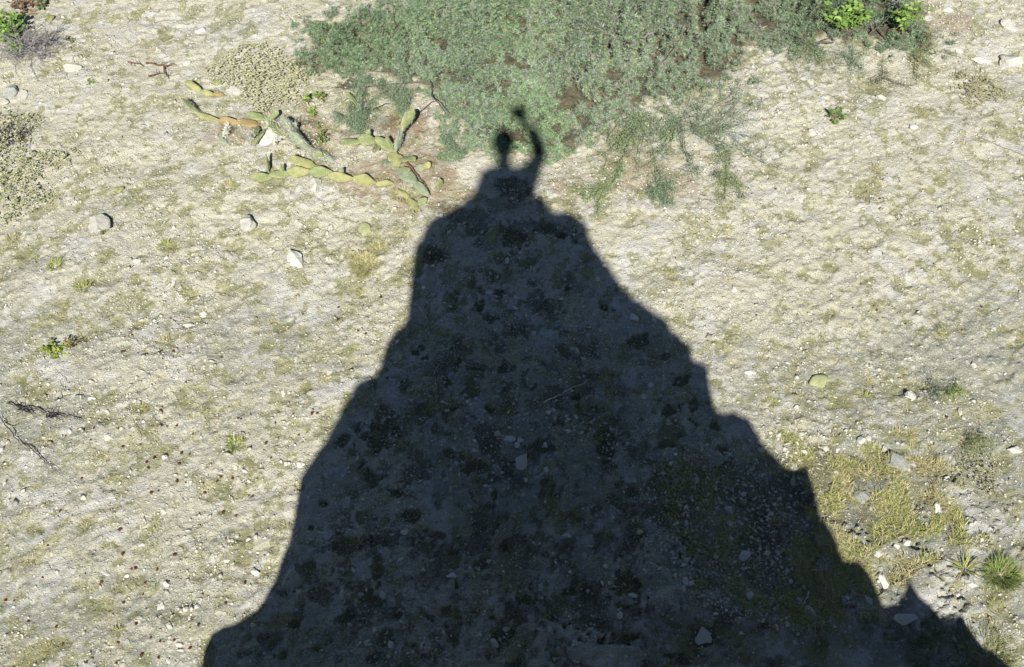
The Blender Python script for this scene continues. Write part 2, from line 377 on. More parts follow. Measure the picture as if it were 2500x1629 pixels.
for (px, py, rx, ry, s_) in [(980,310,80,60,1),(1010,400,90,50,.9),(900,430,110,40,.7),(760,330,70,60,.8),(950,230,70,30,.8),(560,330,70,40,.6),(1080,440,60,40,.9),(1000,500,50,30,.8),(1560,400,130,60,.7),(1380,450,80,30,.7),(1620,440,120,30,.6),(1130,470,60,30,.8),(2220,60,110,60,.6),(2330,60,60,40,.7)]:
    g = gpt(px, py); k = PPM(px, py); w, q = ell(g.x, g.y, rx/k, ry/k*1.25)
    tan[w] = np.maximum(tan[w], s_*ss(1.05, 0.5, q))
white = np.maximum(white, 0.8*ss(0.56, 0.68, fbm(GX, GY, 4.5, 5, 51, .65)))
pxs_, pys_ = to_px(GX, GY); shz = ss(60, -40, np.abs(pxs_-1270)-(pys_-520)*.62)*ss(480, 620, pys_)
soil = np.maximum(soil, (0.18+.52*shz)*ss(0.54, 0.63, fbm(GX, GY, 6.5, 5, 53, .65))); soil = np.maximum(soil, .62*shz*ss(0.57, 0.64, fbm(GX, GY, 15, 4, 54, .6)))  # patches darkened inside the cast-shadow wedge: shade put into the ground colour
for (px, py, rx, ry) in [(983,1590,22,30),(1510,985,15,12),(1110,1010,28,20),(1580,1160,45,22),(1240,690,70,22),(1475,1615,20,14),(1130,680,30,12),(1640,1170,30,15),(1570,1268,40,14),(1335,1300,30,10),(1000,1285,20,10),(980,1140,14,20),(1790,1050,30,22),(1530,1390,18,10),(1850,1340,60,20),(1560,1530,25,30),
    (1870,260,120,80),(1960,200,70,60),(2100,250,60,70),(1330,460,60,30),(1440,520,60,20),(1700,520,80,40),(1560,500,60,20),(1770,600,60,30),(1870,560,60,30),(760,480,120,25),(700,480,60,30),(1600,560,70,30),(1560,620,40,30),(150,60,80,20),(520,60,120,30),(640,30,80,20),(2470,200,50,60),(1800,400,60,30)]:
    g = gpt(px, py); k = PPM(px, py); w, q = ell(g.x, g.y, rx/k, ry/k*1.25)
    white[w] = np.maximum(white[w], 0.75*ss(1.0, 0.3, q)); HT[w] += 0.004*ss(1.0, 0.6, q)
white *= 1-ss(-.05, .1, sdb)
# slabs standing proud
for (px, py, rx, ry, hh) in [(2180,1440,110,60,.03),(2330,1250,60,120,.02),(1480,1600,150,30,.03),(1620,1420,70,60,.02),(2190,1140,34,30,.03),(2320,880,120,40,.012),(1800,720,120,50,.01),(90,680,60,50,.012),(300,900,120,40,.01)]:
    g = gpt(px, py); k = PPM(px, py); w, q = ell(g.x, g.y, rx/k, ry/k*1.25); HT[w] += hh*ss(1.0, 0.9, q); moss[w] *= 1-0.7*ss(1.0, 0.8, q); soil[w] *= 1-0.9*ss(1.0, 0.85, q)
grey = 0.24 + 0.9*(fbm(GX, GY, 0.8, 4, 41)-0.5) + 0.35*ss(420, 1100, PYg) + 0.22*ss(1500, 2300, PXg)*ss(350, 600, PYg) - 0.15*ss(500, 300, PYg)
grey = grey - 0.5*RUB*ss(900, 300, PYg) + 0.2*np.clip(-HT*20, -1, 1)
moss = moss*FADE+(.25+.35*fbm(GX, GY, .5, 3, 81))*(1-FADE); soil = soil*FADE; white = white*FADE+.2*(1-FADE); tan = tan*FADE; grey = grey*FADE+(.2+.7*fbm(GX, GY, .3, 3, 82))*(1-FADE)
nx, ny = len(ax), len(ay)
idx = np.arange(nx*ny).reshape(ny, nx)
Fg = np.stack([idx[:-1, :-1], idx[:-1, 1:], idx[1:, 1:], idx[1:, :-1]], -1).reshape(-1, 4)
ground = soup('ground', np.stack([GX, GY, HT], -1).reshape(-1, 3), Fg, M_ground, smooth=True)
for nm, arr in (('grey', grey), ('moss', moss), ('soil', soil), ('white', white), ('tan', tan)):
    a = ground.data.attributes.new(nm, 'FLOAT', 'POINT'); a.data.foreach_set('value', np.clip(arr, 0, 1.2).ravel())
tag(ground, 'rough pale marl ground with grey crust, mossy hollows and shallow ledges', 'ground', kind='structure')
del ground['category']
def sample(A, x, y):
    x = np.asarray(x, float); y = np.asarray(y, float)
    i = np.clip(np.searchsorted(ax, x)-1, 0, nx-2); j = np.clip(np.searchsorted(ay, y)-1, 0, ny-2)
    u = (x-ax[i])/(ax[i+1]-ax[i]); v = (y-ay[j])/(ay[j+1]-ay[j])
    return (A[j, i]*(1-u)+A[j, i+1]*u)*(1-v)+(A[j+1, i]*(1-u)+A[j+1, i+1]*u)*v
def gz(x, y): return float(sample(HT, x, y))
def at(px, py, dz=0.0):
    g = gpt(px, py); return Vector((g.x, g.y, gz(g.x, g.y)+dz))

# ------------------------------------------------------------------ the rock that the photographer stands on (behind and below the camera)
YR = -0.12
def occ(px, py, yp):
    g = gpt(px, py); t = (yp-g.y)/SUN_S.y
    return g + SUN_S*t
K = 1.0504
OUT = [(150,1900),(380,1720)] + [(a*K, b*K) for a, b in [(455,1590),(470,1551),(480,1500),(500,1462),(530,1443),(560,1437),(585,1420),(605,1400),(625,1375),(640,1350),(648,1325),(655,1300),(668,1270),(676,1250),(677.5,1230),(679,1200),(680,1170),(681,1150),(685,1125),(697,1103),(715,1080),(735,1052),(755,1025),(768,1003),(780,980),(797,945),(815,920),(822,903),(832,888),(850,876),(872,868),(884,850),(890,825),(900,800),(915,775),(935,758),(944,745),(946,715),(947.5,680),(949,640),(955,610),(962,585),(968,560)]] + \
 [(1025,587),(1038,556),(1053,533),(1075,520),(1094,512),(1112,502),(1130,491),(1143,482),(1160,478),(1240,482),(1318,480),(1329,486),(1337,502),(1355,517),(1380,517),(1401,521),(1414,530),(1422,538),(1435,553),(1437,569)] + \
 [(a*K, b*K) for a, b in [(1385,585),(1400,600),(1415,622),(1428,638),(1440,655),(1455,676),(1465,690),(1476,702),(1490,708),(1505,722),(1525,730),(1545,736),(1552,750),(1562,768),(1580,774),(1592,790),(1606,800),(1609,820),(1613,845),(1630,852),(1646,858),(1649,880),(1652,905),(1657,925),(1665,948),(1690,957),(1720,965),(1738,980),(1755,1000),(1772,1025),(1790,1050),(1805,1062),(1815,1072),(1835,1092),(1850,1097),(1865,1085),(1880,1079),(1886,1098),(1889,1120),(1896,1140),(1905,1162),(1909,1185),(1915,1210),(1928,1225),(1940,1245),(1950,1268),(1960,1292),(1985,1303),(2010,1320),(2022,1335),(2030,1350),(2038,1375),(2047,1397),(2060,1400),(2078,1388),(2095,1375),(2104,1362),(2112,1352),(2120,1366),(2130,1382),(2145,1394),(2160,1402),(2180,1413),(2195,1421),(2210,1420),(2225,1426),(2238,1440),(2250,1458),(2268,1480),(2285,1502),(2305,1508),(2325,1520),(2345,1551),(2370,1590)]] + [(2620,1760),(2800,1950)]
oxz = [occ(a, b, YR) for a, b in OUT]
ox = np.array([p.x for p in oxz]); oz = np.array([p.z for p in oxz])
ox = np.concatenate([[ox[0]-1.3, ox[0]-.7], ox, [ox[-1]+.7, ox[-1]+1.3]]); oz = np.concatenate([[-.1, oz[0]*.45], oz, [oz[-1]*.45, -.1]])
for i in range(1, len(ox)): ox[i] = max(ox[i], ox[i-1]+0.002)
# densify along the outline with a little rock-like roughness
seg = np.hypot(np.diff(ox), np.diff(oz)); cum = np.concatenate([[0], np.cumsum(seg)])
tt = np.unique(np.concatenate([cum, np.linspace(0, cum[-1], 520)]))
cx_ = np.interp(tt, cum, ox); cz_ = np.interp(tt, cum, oz)
jag = ss(0.25, 0.6, cx_); cz_ = cz_ + (0.03+0.03*jag)*(fbm(tt, tt*0, 9, 4, 71, .6)-0.5)*2*(1-ss(.35,.15,np.abs(cx_-.0))) + 0.05*jag*(np.abs(vn(tt*13, tt*0, 75)-.5)-.25)
cz_ = np.maximum(cz_, -0.1)
for i in range(1, len(cx_)): cx_[i] = max(cx_[i], cx_[i-1]+0.0006)
rows = []
nf = 46
for r in range(nf+1):
    v = r/nf
    z = -0.15+(cz_+0.15)*v
    y = YR - (0.55*fbm(cx_*1.0, z, 1.1, 6, 72, .6)+.12*ss(.45, .6, fbm(cx_, z*2.2, 2.4, 4, 76)))*(1-v**6)
    rows.append(np.stack([cx_, y, z], -1))
nb = 90
peak = ss(0.75, 0.2, np.abs(cx_-0.0))
for r in range(1, nb+1):
    v = r/nb; d = 5.0*v**1.5
    sm = cz_ + 0.0
    k = max(1, int(20*v)); ker = np.ones(2*k+1)/(2*k+1)
    smooth_ = np.convolve(np.pad(sm, k, mode='edge'), ker, 'valid')
    z = sm*(1-min(1, v*3))+smooth_*min(1, v*3)
    z = np.minimum(z, sm+0.8*d)
    fall = 1 - ss(0.9, 4.9, np.full_like(cx_, d))
    z = -0.15 + (z+0.15)*fall - 0.10*d*(1-peak) + (0.55*(fbm(cx_*1.0+5, np.full_like(cx_, d), 1.5, 6, 73, .6)-0.55)+.2*ss(.5, .62, fbm(cx_+9, np.full_like(cx_, d), 2.1, 4, 77)))*min(1, d*.9)*(.35+.65*(1-peak*max(0, 1-d)))
    z = np.maximum(z, -0.15)
    rows.append(np.stack([cx_+.5*min(1, d)*.5*(fbm(cx_*1.3, np.full_like(cx_, d), 2.0, 3, 78)-.5), YR-d-.2*min(1, d)*(fbm(cx_, np.full_like(cx_, d), 1.7, 3, 79)-.5), z], -1))
RV = np.concatenate(rows); nr = len(rows); nc = len(cx_)
ii = np.arange(nr*nc).reshape(nr, nc)
RF = np.stack([ii[:-1, :-1], ii[:-1, 1:], ii[1:, 1:], ii[1:, :-1]], -1).reshape(-1, 4)
rock = soup('limestone_pinnacle', RV, RF, M_cliff, smooth=False)
tag(rock, 'tall jagged limestone pinnacle behind the camera whose shadow fills the lower middle', 'rock')

# ------------------------------------------------------------------ skinned figures
def skin_obj(name, verts, edges, radii, mat, parent=None, sub=2, root=0):
    me = bpy.data.meshes.new(name); me.from_pydata([tuple(v) for v in verts], edges, []); me.materials.append(mat)
    o = bpy.data.objects.new(name, me); link(o, parent)
    o.modifiers.new('skin', 'SKIN'); me.skin_vertices
    if not me.skin_vertices: pass
    sv = me.skin_vertices[0].data
    for i, r in enumerate(radii):
        rr = r if isinstance(r, tuple) else (r, r)
        sv[i].radius = rr; sv[i].use_root = (i == root)
    s = o.modifiers.new('sub', 'SUBSURF'); s.levels = sub; s.render_levels = sub
    return o
M_skin = plain('person_skin', (0.42, 0.24, 0.16), 0.6, 12, (0.38, 0.21, 0.14))
M_shirt = plain('person_shirt', (0.12, 0.20, 0.30), 0.9, 80)
M_short = plain('person_trousers', (0.10, 0.09, 0.07), 0.9, 80)
M_hair = plain('person_hair', (0.03, 0.02, 0.015), 0.7, 120)
M_camb = plain('camera_black', (0.025, 0.025, 0.028), 0.4, 40, spec=0.5)
M_camg = plain('camera_silver', (0.55, 0.55, 0.56), 0.35, 40, metal=0.8)
def person():
    yS = -0.52
    sh_r = occ(1297, 426, yS); sh_l = occ(1186, 434, yS+0.02); neck = occ(1232, 414, yS); head = occ(1229, 350, yS+0.08)
    elb = occ(1319, 372, -0.27); wri = occ(1292, 306, -0.12)
    chest = (sh_r+sh_l)/2 + Vector((0, 0.0, -0.10)); chest.y = yS
    rt = float(np.interp(0.02, cx_, cz_))
    pel = Vector((neck.x, yS-0.08, rt+0.16))
    elbl = Vector((sh_l.x-0.07, yS+0.06, sh_l.z-0.30)); wrl = Vector((pel.x-0.16, yS+0.24, pel.z+0.06))
    root = empty('person', (pel.x, pel.y, pel.z-0.14), 'person sitting on the rock top, right arm raised over the head holding a small camera', 'person')
    o = root.location
    loc = lambda v: Vector(v)-o
    hipr = pel+Vector((0.10, 0, 0)); hipl = pel+Vector((-0.10, 0, 0))
    knr = pel+Vector((0.30, 0.22, 0.03)); knl = pel+Vector((-0.28, 0.22, 0.03))
    anr = pel+Vector((-0.06, 0.26, -0.08)); anl = pel+Vector((0.08, 0.20, -0.08))
    belly = pel*0.5+chest*0.5
    V = [pel, belly, chest, neck+Vector((0, 0, -0.02)), neck*0.5+head*0.5, head, head+Vector((0, 0.0, 0.07)),
         sh_r, elb, wri, sh_l, elbl, wrl, hipr, knr, anr, hipl, knl, anl, elb*0.5+sh_r*0.5, elb*0.45+wri*0.55]
    E = [(0,1),(1,2),(2,3),(3,4),(4,5),(5,6),(2,7),(7,19),(19,8),(8,20),(20,9),(2,10),(10,11),(11,12),(0,13),(13,14),(14,15),(0,16),(16,17),(17,18)]
    Rr = [(0.125,0.085),(0.125,0.08),(0.145,0.085),0.056,0.060,(0.098,0.102),(0.086,0.09),0.070,0.060,0.046,0.06,0.042,0.027,0.085,0.06,0.038,0.085,0.06,0.038,0.072,0.060]
    body = skin_obj('body', [loc(v) for v in V], E, Rr, M_skin, root)
    # right hand closed round the camera: palm and five fingers, one skinned surface
    def hand(wr, d, side, grip, par):
        d = Vector(d).normalized(); s_ = Vector(side).normalized(); n_ = d.cross(s_).normalized()
        palm = wr+d*0.05
        V = [wr, palm]; E = [(0,1)]; Rr = [0.030, (0.034, 0.024)]
        for k, (off, ln) in enumerate(((-0.030, .068), (-0.010, .080), (0.011, .074), (0.030, .060))):
            a = palm+s_*off+d*0.035; b1 = a+(d*0.8+n_*0.6*grip).normalized()*ln*0.45; c1 = b1+(d*0.1+n_*grip).normalized()*ln*0.32; e1 = c1+(n_*grip-d*0.4).normalized()*ln*0.25
            i = len(V); V += [a, b1, c1, e1]; E += [(1, i), (i, i+1), (i+1, i+2), (i+2, i+3)]; Rr += [0.010, 0.009, 0.0085, 0.007]
        i = len(V); a = palm-s_*0.036-d*0.01; V += [a, a-s_*0.018+d*0.02+n_*0.02*grip, a-s_*0.012+d*0.045+n_*0.03*grip]; E += [(0, i), (i, i+1), (i+1, i+2)]; Rr += [0.013, 0.0105, 0.0085]
        return skin_obj('hand', [loc(v) for v in V], E, Rr, M_skin, par, 2)
    hd = (occ(1266, 278, -0.09)-wri)
    hand(wri, hd, (0.3, 0.9, 0.1), 1.0, body)
    hand(wrl, (0.2, 0.6, -0.5), (1, 0, 0), 0.6, body)
    # clothing
    off = 0.012
    skin_obj('shirt', [loc(v) for v in [pel+Vector((0,0,.03)), belly, chest, neck+Vector((0,0,-.05)), sh_r, elb*0.45+sh_r*0.55, sh_l, elbl*0.45+sh_l*0.55]],
             [(0,1),(1,2),(2,3),(2,4),(4,5),(2,6),(6,7)], [(0.16,.125),(0.165,.12),(0.182,.125),0.072,0.085,0.078,0.080,0.068], M_shirt, root)
    skin_obj('trousers', [loc(v) for v in [pel+Vector((0,0,.05)), pel, hipr, knr, knr*0.5+anr*0.5, hipl, knl, knl*0.5+anl*0.5]],
             [(0,1),(1,2),(2,3),(3,4),(1,5),(5,6),(6,7)], [(0.165,.13),(0.165,.135),0.115,0.085,0.066,0.115,0.085,0.066], M_short, root, root=1)
    for an, dr in ((anr, Vector((-.12, .10, -.02))), (anl, Vector((.12, .10, -.02)))):
        skin_obj('shoe', [loc(an+Vector((0,0,-.02))), loc(an+dr), loc(an+dr*1.7)], [(0,1),(1,2)], [0.044, 0.044, 0.036], M_hair, root)
    # hair, nose, ears
    import bmesh
    bm = bmesh.new(); bmesh.ops.create_icosphere(bm, subdivisions=3, radius=1.0)
    for v in list(bm.verts):
        if v.co.z < -0.25 or (v.co.y > 0.55 and v.co.z < 0.35): bm.verts.remove(v)
    for v in bm.verts: v.co = Vector((v.co.x*0.088, v.co.y*0.100-0.008, v.co.z*0.088+0.045))*(1+R.uniform(-.02, .02))
    for f_ in bm.faces: f_.smooth = True
    me = bpy.data.meshes.new('hair'); bm.to_mesh(me); bm.free(); me.materials.append(M_hair)
    h = bpy.data.objects.new('hair', me); h.location = loc(head); link(h, root)
    sd_ = h.modifiers.new('s', 'SOLIDIFY'); sd_.thickness = 0.008
    f = head+Vector((0, 0.09, -0.0))
    skin_obj('nose', [loc(f+Vector((0,-.005,.03))), loc(f+Vector((0,.018,-.005)))], [(0,1)], [0.008, 0.012], M_skin, body)
    for sx in (-1, 1):
        skin_obj('ear', [loc(head+Vector((sx*.08,0,.02))), loc(head+Vector((sx*.084,0,-.02)))], [(0,1)], [(.006,.016), (.005,.012)], M_skin, body)
        skin_obj('eye', [loc(f+Vector((sx*.026,-.014,.025))), loc(f+Vector((sx*.034,-.014,.025)))], [(0,1)], [0.008, 0.008], M_hair, body)
    skin_obj('mouth', [loc(f+Vector((-.022,-.004,-.035))), loc(f+Vector((.022,-.004,-.035)))], [(0,1)], [0.006, 0.006], M_brown, body)
person()
def box_obj(name, size, mat, parent=None, bev=0.006, loc=(0, 0, 0)):
    import bmesh
    bm = bmesh.new(); bmesh.ops.create_cube(bm, size=1.0)
    for v in bm.verts: v.co = Vector((v.co.x*size[0], v.co.y*size[1], v.co.z*size[2]))+Vector(loc)
    bmesh.ops.bevel(bm, geom=bm.edges[:], offset=bev, segments=2, affect='EDGES')
    me = bpy.data.meshes.new(name); bm.to_mesh(me); bm.free(); me.materials.append(mat)
    return link(bpy.data.objects.new(name, me), parent)
def cyl_obj(name, r, dpt, mat, parent, loc):
    import bmesh
    bm = bmesh.new(); bmesh.ops.create_cone(bm, cap_ends=True, segments=32, radius1=r, radius2=r*0.93, depth=dpt)
    bmesh.ops.translate(bm, vec=loc, verts=bm.verts)
    me = bpy.data.meshes.new(name); bm.to_mesh(me); bm.free(); me.materials.append(mat)
    return link(bpy.data.objects.new(name, me), parent)
# the compact camera in the raised hand; its lens looks where the scene's camera looks
ce = empty('compact_camera', CAMP-FWD*0.055, 'small black compact film camera held in the raised hand of the person on the rock', 'camera')
ce.rotation_euler = cam.rotation_euler
box_obj('camera_body', (0.130, 0.070, 0.038), M_camb, ce)
lb = cyl_obj('lens_barrel', 0.021, 0.014, M_camg, ce, (0, 0, -0.024))
box_obj('flash_window', (0.024, 0.012, 0.003), M_camg, ce, 0.001, (0.042, 0.022, -0.0185))
box_obj('shutter_button', (0.012, 0.005, 0.010), M_camg, ce, 0.001, (0.040, 0.0345, 0))

# ------------------------------------------------------------------ leaves, blades, twigs
def unit(a): return a/np.maximum(np.linalg.norm(a, axis=-1, keepdims=True), 1e-9)
def leaf_soup(C, D, Nn, ln, wd, col, cup=0.0):
    """pointed oval leaves: base C, direction D, normal N"""
    n = len(C); D = unit(D); Sd = unit(np.cross(D, Nn)); Nn = unit(np.cross(Sd, D))
    ln = np.broadcast_to(ln, (n,))[:, None]; wd = np.broadcast_to(wd, (n,))[:, None]
    p0 = C; p1 = C+D*ln*0.45+Sd*wd*0.5+Nn*wd*cup; p2 = C+D*ln-Nn*ln*0.08; p3 = C+D*ln*0.45-Sd*wd*0.5+Nn*wd*cup
    V = np.stack([p0, p1, p2, p3], 1).reshape(-1, 3); b = np.arange(n)[:, None]*4
    F = np.concatenate([b+np.array([[0, 1, 2]]), b+np.array([[0, 2, 3]])], 0)
    return V, F, np.repeat(col, 4, 0)
def blade_soup(C, D, ln, wd, bend, col):
    n = len(C); D = unit(D); side = unit(np.stack([-D[:, 1], D[:, 0], D[:, 2]*0], -1)+1e-6)
    out = D.copy(); out[:, 2] = 0; out = unit(out)
    ln = ln[:, None]; wd = np.broadcast_to(wd, (n,))[:, None]; bend = np.broadcast_to(bend, (n,))[:, None]
    m1 = C+D*ln*0.5+out*ln*bend*0.12; m2 = C+D*ln+out*ln*bend*0.55-np.array([0, 0, 1.0])*ln*bend*0.35
    V = np.stack([C-side*wd*.5, C+side*wd*.5, m1-side*wd*.42, m1+side*wd*.42, m2], 1).reshape(-1, 3); b = np.arange(n)[:, None]*5
    F = np.concatenate([b+np.array([[0, 1, 3]]), b+np.array([[0, 3, 2]]), b+np.array([[2, 3, 4]])], 0)
    return V, F, np.repeat(col, 5, 0)
def tubes(paths, radii, sides=5):
    """list of polylines with start radius -> V,F"""
    Vs, Fs = [], []; base = 0
    for P, r in zip(paths, radii):
        P = np.asarray(P, float); n = len(P)
        T = np.gradient(P, axis=0); T = unit(T)
        up = np.where(np.abs(T[:, 2:3]) > 0.9, np.array([[1., 0, 0]]), np.array([[0, 0, 1.]]))
        A = unit(np.cross(T, up)); B = np.cross(T, A)
        rr = (r*np.linspace(1, 0.35, n))[:, None, None]
        th = np.arange(sides)*2*math.pi/sides
        ring = P[:, None, :]+rr*(A[:, None, :]*np.cos(th)[None, :, None]+B[:, None, :]*np.sin(th)[None, :, None])
        Vs.append(ring.reshape(-1, 3))
        i = np.arange(n-1)[:, None]*sides; j = np.arange(sides)[None, :]; j2 = (j+1) % sides
        F = np.stack([i+j, i+j2, i+sides+j2, i+sides+j], -1).reshape(-1, 4)+base
        Fs.append(F); base += n*sides
    return np.concatenate(Vs), np.concatenate(Fs)
def wander(p, d, length, n, wob, zfun=None, zmin=0.003):
    p = np.array(p, float); d = np.array(d, float); d /= np.linalg.norm(d); out = [p.copy()]
    for i in range(n):
        d = d+rng.normal(0, wob, 3); d /= np.linalg.norm(d)
        p = p+d*length/n
        g = gz(p[0], p[1])+zmin
        if p[2] < g: p[2] = g; d[2] = abs(d[2])*0.3
        out.append(p.copy())
    return out
def jit(base, n, s=0.15):
    base = np.array(base); k = 1+rng.normal(0, s, (n, 1)); return np.clip(base[None, :]*k*(1+rng.normal(0, s*0.35, (n, 3))), 0.004, 0.95)

# ------------------------------------------------------------------ spreading shrubs
def shrub(name, poly, label, grp, dens, cols, greyness, hmax, seed, hole=0.42, hol2=.36):
    P = gp2(poly); xs = [p[0] for p in P]; ys = [p[1] for p in P]
    cxm, cym = sum(xs)/len(xs), sum(ys)/len(ys)
    root = empty(name, (cxm, cym, gz(cxm, cym)), label, 'shrub', grp)
    O = np.array([cxm, cym, gz(cxm, cym)])
    area = (max(xs)-min(xs))*(max(ys)-min(ys)); n = int(area*dens)
    x = rng.uniform(min(xs)-.15, max(xs)+.15, n); y = rng.uniform(min(ys)-.2, max(ys)+.05, n)
    wx = x+0.16*(fbm(x, y, 4, 3, seed)-0.5)*2; wy = y+0.16*(fbm(x, y, 4, 3, seed+5)-0.5)*2
    sd = inpoly(wx, wy, P)
    lum = fbm(x, y, 5.0, 3, seed+9); fine = fbm(x, y, 15, 2, seed+11)
    gap = fbm(x, y, 20.0, 2, seed+15)
    keep = (sd > -0.16*fine) & (gap*0.75+fine*0.25 > hole-0.02*ss(0, .3, sd)+0.16*ss(0.14, 0, sd)) & (lum*.6+fbm(x, y, 8, 3, seed+51)*.4 > hol2-.06*(sd<.05)) & (rng.uniform(0, 1, n) < 0.15+0.85*ss(-0.20, 0.20, sd+.1*(fine-.5)))
    x, y, sd, lum, fine = x[keep], y[keep], sd[keep], lum[keep], fine[keep]; n = len(x)
    top = hmax*(0.12+0.88*ss(0.0, 0.6, sd))*(0.35+1.0*ss(0.3, 0.7, lum))*(0.35+1.3*ss(.25, .75, gap[keep]))
    z = sample(HT, x, y)+top*(1-0.45*rng.uniform(0, 1, n)**2.2)+0.006
    C = np.stack([x, y, z], -1)
    # sprays: a short stem with several leaflets on either side
    az = rng.uniform(0, 2*math.pi, n); el = rng.uniform(-0.1, 0.9, n)
    D = np.stack([np.cos(az)*np.cos(el), np.sin(az)*np.cos(el), np.sin(el)], -1)
    up = unit(rng.normal(0, 0.55, (n, 3))+np.array([0, -0.25, 1.0])); side = unit(np.cross(D, up))
    patch = fbm(x, y, 3.0, 3, seed+21)
    allV, allF, allC = [], [], []; base = 0
    ci = rng.choice(len(cols), n, p=[c[1] for c in cols]); cb = np.array([c[0] for c in cols])[ci]
    cb = cb*(0.75+0.6*patch[:, None])*(1+rng.normal(0, .28, (n, 1)))
    L0 = rng.uniform(0.014, 0.030, n)
    for k in range(5):
        f = k/4.0; s_ = (-1)**k
        c = C+D*(L0*f)[:, None]
        d = unit(D*0.55+side*s_*(0.8 if k < 4 else 0.05)+rng.normal(0, .2, (n, 3)))
        v, fc, cc = leaf_soup(c, d, up+rng.normal(0, .25, (n, 3)), rng.uniform(.007, .015, n), rng.uniform(.0035, .0065, n), cb*(1+rng.normal(0, .14, (n, 1))), .1)
        allV.append(v); allF.append(fc+base); allC.append(cc); base += len(v)
    soup('foliage', np.concatenate(allV)-O, np.concatenate(allF), M_shrub, root, np.clip(np.concatenate(allC), .005, .9))
    # fine bleached twigs showing through
    gpat = fbm(x, y, 2.6, 3, seed+33)
    m = np.where(gpat > 0.53)[0] if greyness < 1 else np.arange(n)
    m = rng.choice(m, min(len(m), int(n*0.20*greyness)), replace=False)
    c = C[m]+np.array([0, 0, .006]); a2 = rng.uniform(0, 2*math.pi, len(m))
    d = np.stack([np.cos(a2), np.sin(a2), rng.uniform(-.2, .6, len(m))], -1)
    v, f, cc = blade_soup(c, d, rng.uniform(.018, .05, len(m)), .0034, rng.uniform(-.4, .5, len(m)), jit((0.40, 0.375, 0.385), len(m), .25))
    soup('fine_twigs', v-O, f, M_shrub, root, cc)
    # woody branches under the canopy
    paths, rad = [], []
    for k in range(11):
        j = R.randrange(n); t = C[j]; p = np.array([cxm+R.uniform(-.3, .3), cym+R.uniform(-.2, .2), O[2]+0.03]); dd = t-p; dd[2] = R.uniform(0, .12)
        paths.append(wander(p, dd, np.linalg.norm(dd), 9, .12)); rad.append(R.uniform(.004, .009))
    V, F = tubes(paths, rad); soup('branches', V-O, F, M_twig_bark, root, smooth=True)
    return root
GA, GB, GC, GYl, GD = (0.175, 0.26, 0.13), (0.175, 0.235, 0.155), (0.27, 0.32, 0.21), (0.26, 0.34, 0.12), (0.07, 0.12, 0.06)
BR = (0.26, 0.18, 0.14)
shg = None
shrub('spreading_shrub', [(720,165),(735,80),(850,40),(985,10),(1060,-50),(1310,-50),(1345,60),(1350,200),(1400,320),(1390,395),(1300,402),(1200,405),(1110,392),(1085,330),(1060,265),(990,212),(905,188),(850,200),(780,195)],
      'broad low grey-green shrub mat under the shadow of the head and raised arm', shg, 42000, [(GA, .34), (GB, .30), (GC, .18), (GYl, .06), (GD, .08), (BR, .04)], .5, .18, 101, .445, .37)
shrub('spreading_shrub', [(1270,-50),(1950,-50),(1930,100),(1840,135),(1815,180),(1755,228),(1680,245),(1605,262),(1560,300),(1470,360),(1400,390),(1340,330),(1290,210),(1280,60)],
      'twiggy grey-flecked low shrub mat at top centre right of the raised arm shadow', shg, 42000, [(GA, .28), (GB, .26), (GC, .20), (GYl, .07), (GD, .10), (BR, .09)], 1.3, .21, 202, .475, .39)
shrub('spreading_shrub', [(1880,-50),(2215,-50),(2235,30),(2260,70),(2310,120),(2200,140),(2110,140),(2050,125),(1985,150),(1900,130),(1870,60)],
      'darker open low shrub at the top edge between the mat and the right corner', shg, 30000, [(GA, .30), (GB, .34), (GC, .10), (GD, .18), (BR, .08)], .7, .21, 303, .455, .38)
def sprig(px, py, tips, label, n=900, cols=(GA, GB, GC), hh=.07, wdt=0.042, leafs=(.007, .014), twig=M_twig_bark):
    """a straggling branch or two with small leaves along it"""
    b = at(px, py, .01); O = np.array(b); root = empty('straggling_sprig', b, label, 'shrub')
    paths, rad, C = [], [], []
    n = int(n*(6.0 if px < 1900 else 2.2))
    for (tx, ty) in list(tips)+[(a_+R.uniform(-35, 35), b_+R.uniform(-25, 25)) for a_, b_ in tips]:
        t = at(tx, ty, hh*R.uniform(.5, 1)); d = t-b
        w = wander(b, d, d.length, 12, .16, zmin=.008); paths.append(w); rad.append(.0026)
        for p in w[3::2]:
            s2 = wander(p, (R.uniform(-1, 1), R.uniform(-1, 1), R.uniform(.0, .4)), R.uniform(.04, .12), 5, .25, zmin=.006); paths.append(s2); rad.append(.0014)
        C.append(np.array(w)[1:])
    for s2 in paths: C.append(np.array(s2))
    V, F = tubes(paths, rad, 4); soup('stem', V-O, F, twig, root)
    C = np.concatenate(C); i = rng.integers(0, len(C), n); c = C[i]+rng.normal(0, wdt*.4, (n, 3)); c[:, 2] = np.maximum(c[:, 2], sample(HT, c[:, 0], c[:, 1])+.004)
    cb = np.array(cols)[rng.integers(0, len(cols), n)]*(1+rng.normal(0, .18, (n, 1)))
    v, f, cc = leaf_soup(c, rng.normal(0, 1, (n, 3)), rng.normal(0, .5, (n, 3))+np.array([0, 0, 1.]), rng.uniform(*leafs, n), rng.uniform(.003, .006, n), cb, .1)
    soup('foliage', v-O, f, M_shrub, root, np.clip(cc, .005, .9))
sprig(1655, 300, [(1575,262),(1690,420),(1790,390),(1780,320),(1620,380),(1500,350),(1560,430),(1640,470),(1730,500),(1700,240),(1600,330)], 'straggling leafy branches spreading on pale ground below the twiggy shrub mat', 1500)
sprig(1690, 330, [(1850,310),(1900,330),(1800,270),(1830,350),(1870,360),(1935,375),(1820,230)], 'thin grey-green sprig reaching right from the straggling branches', 800)
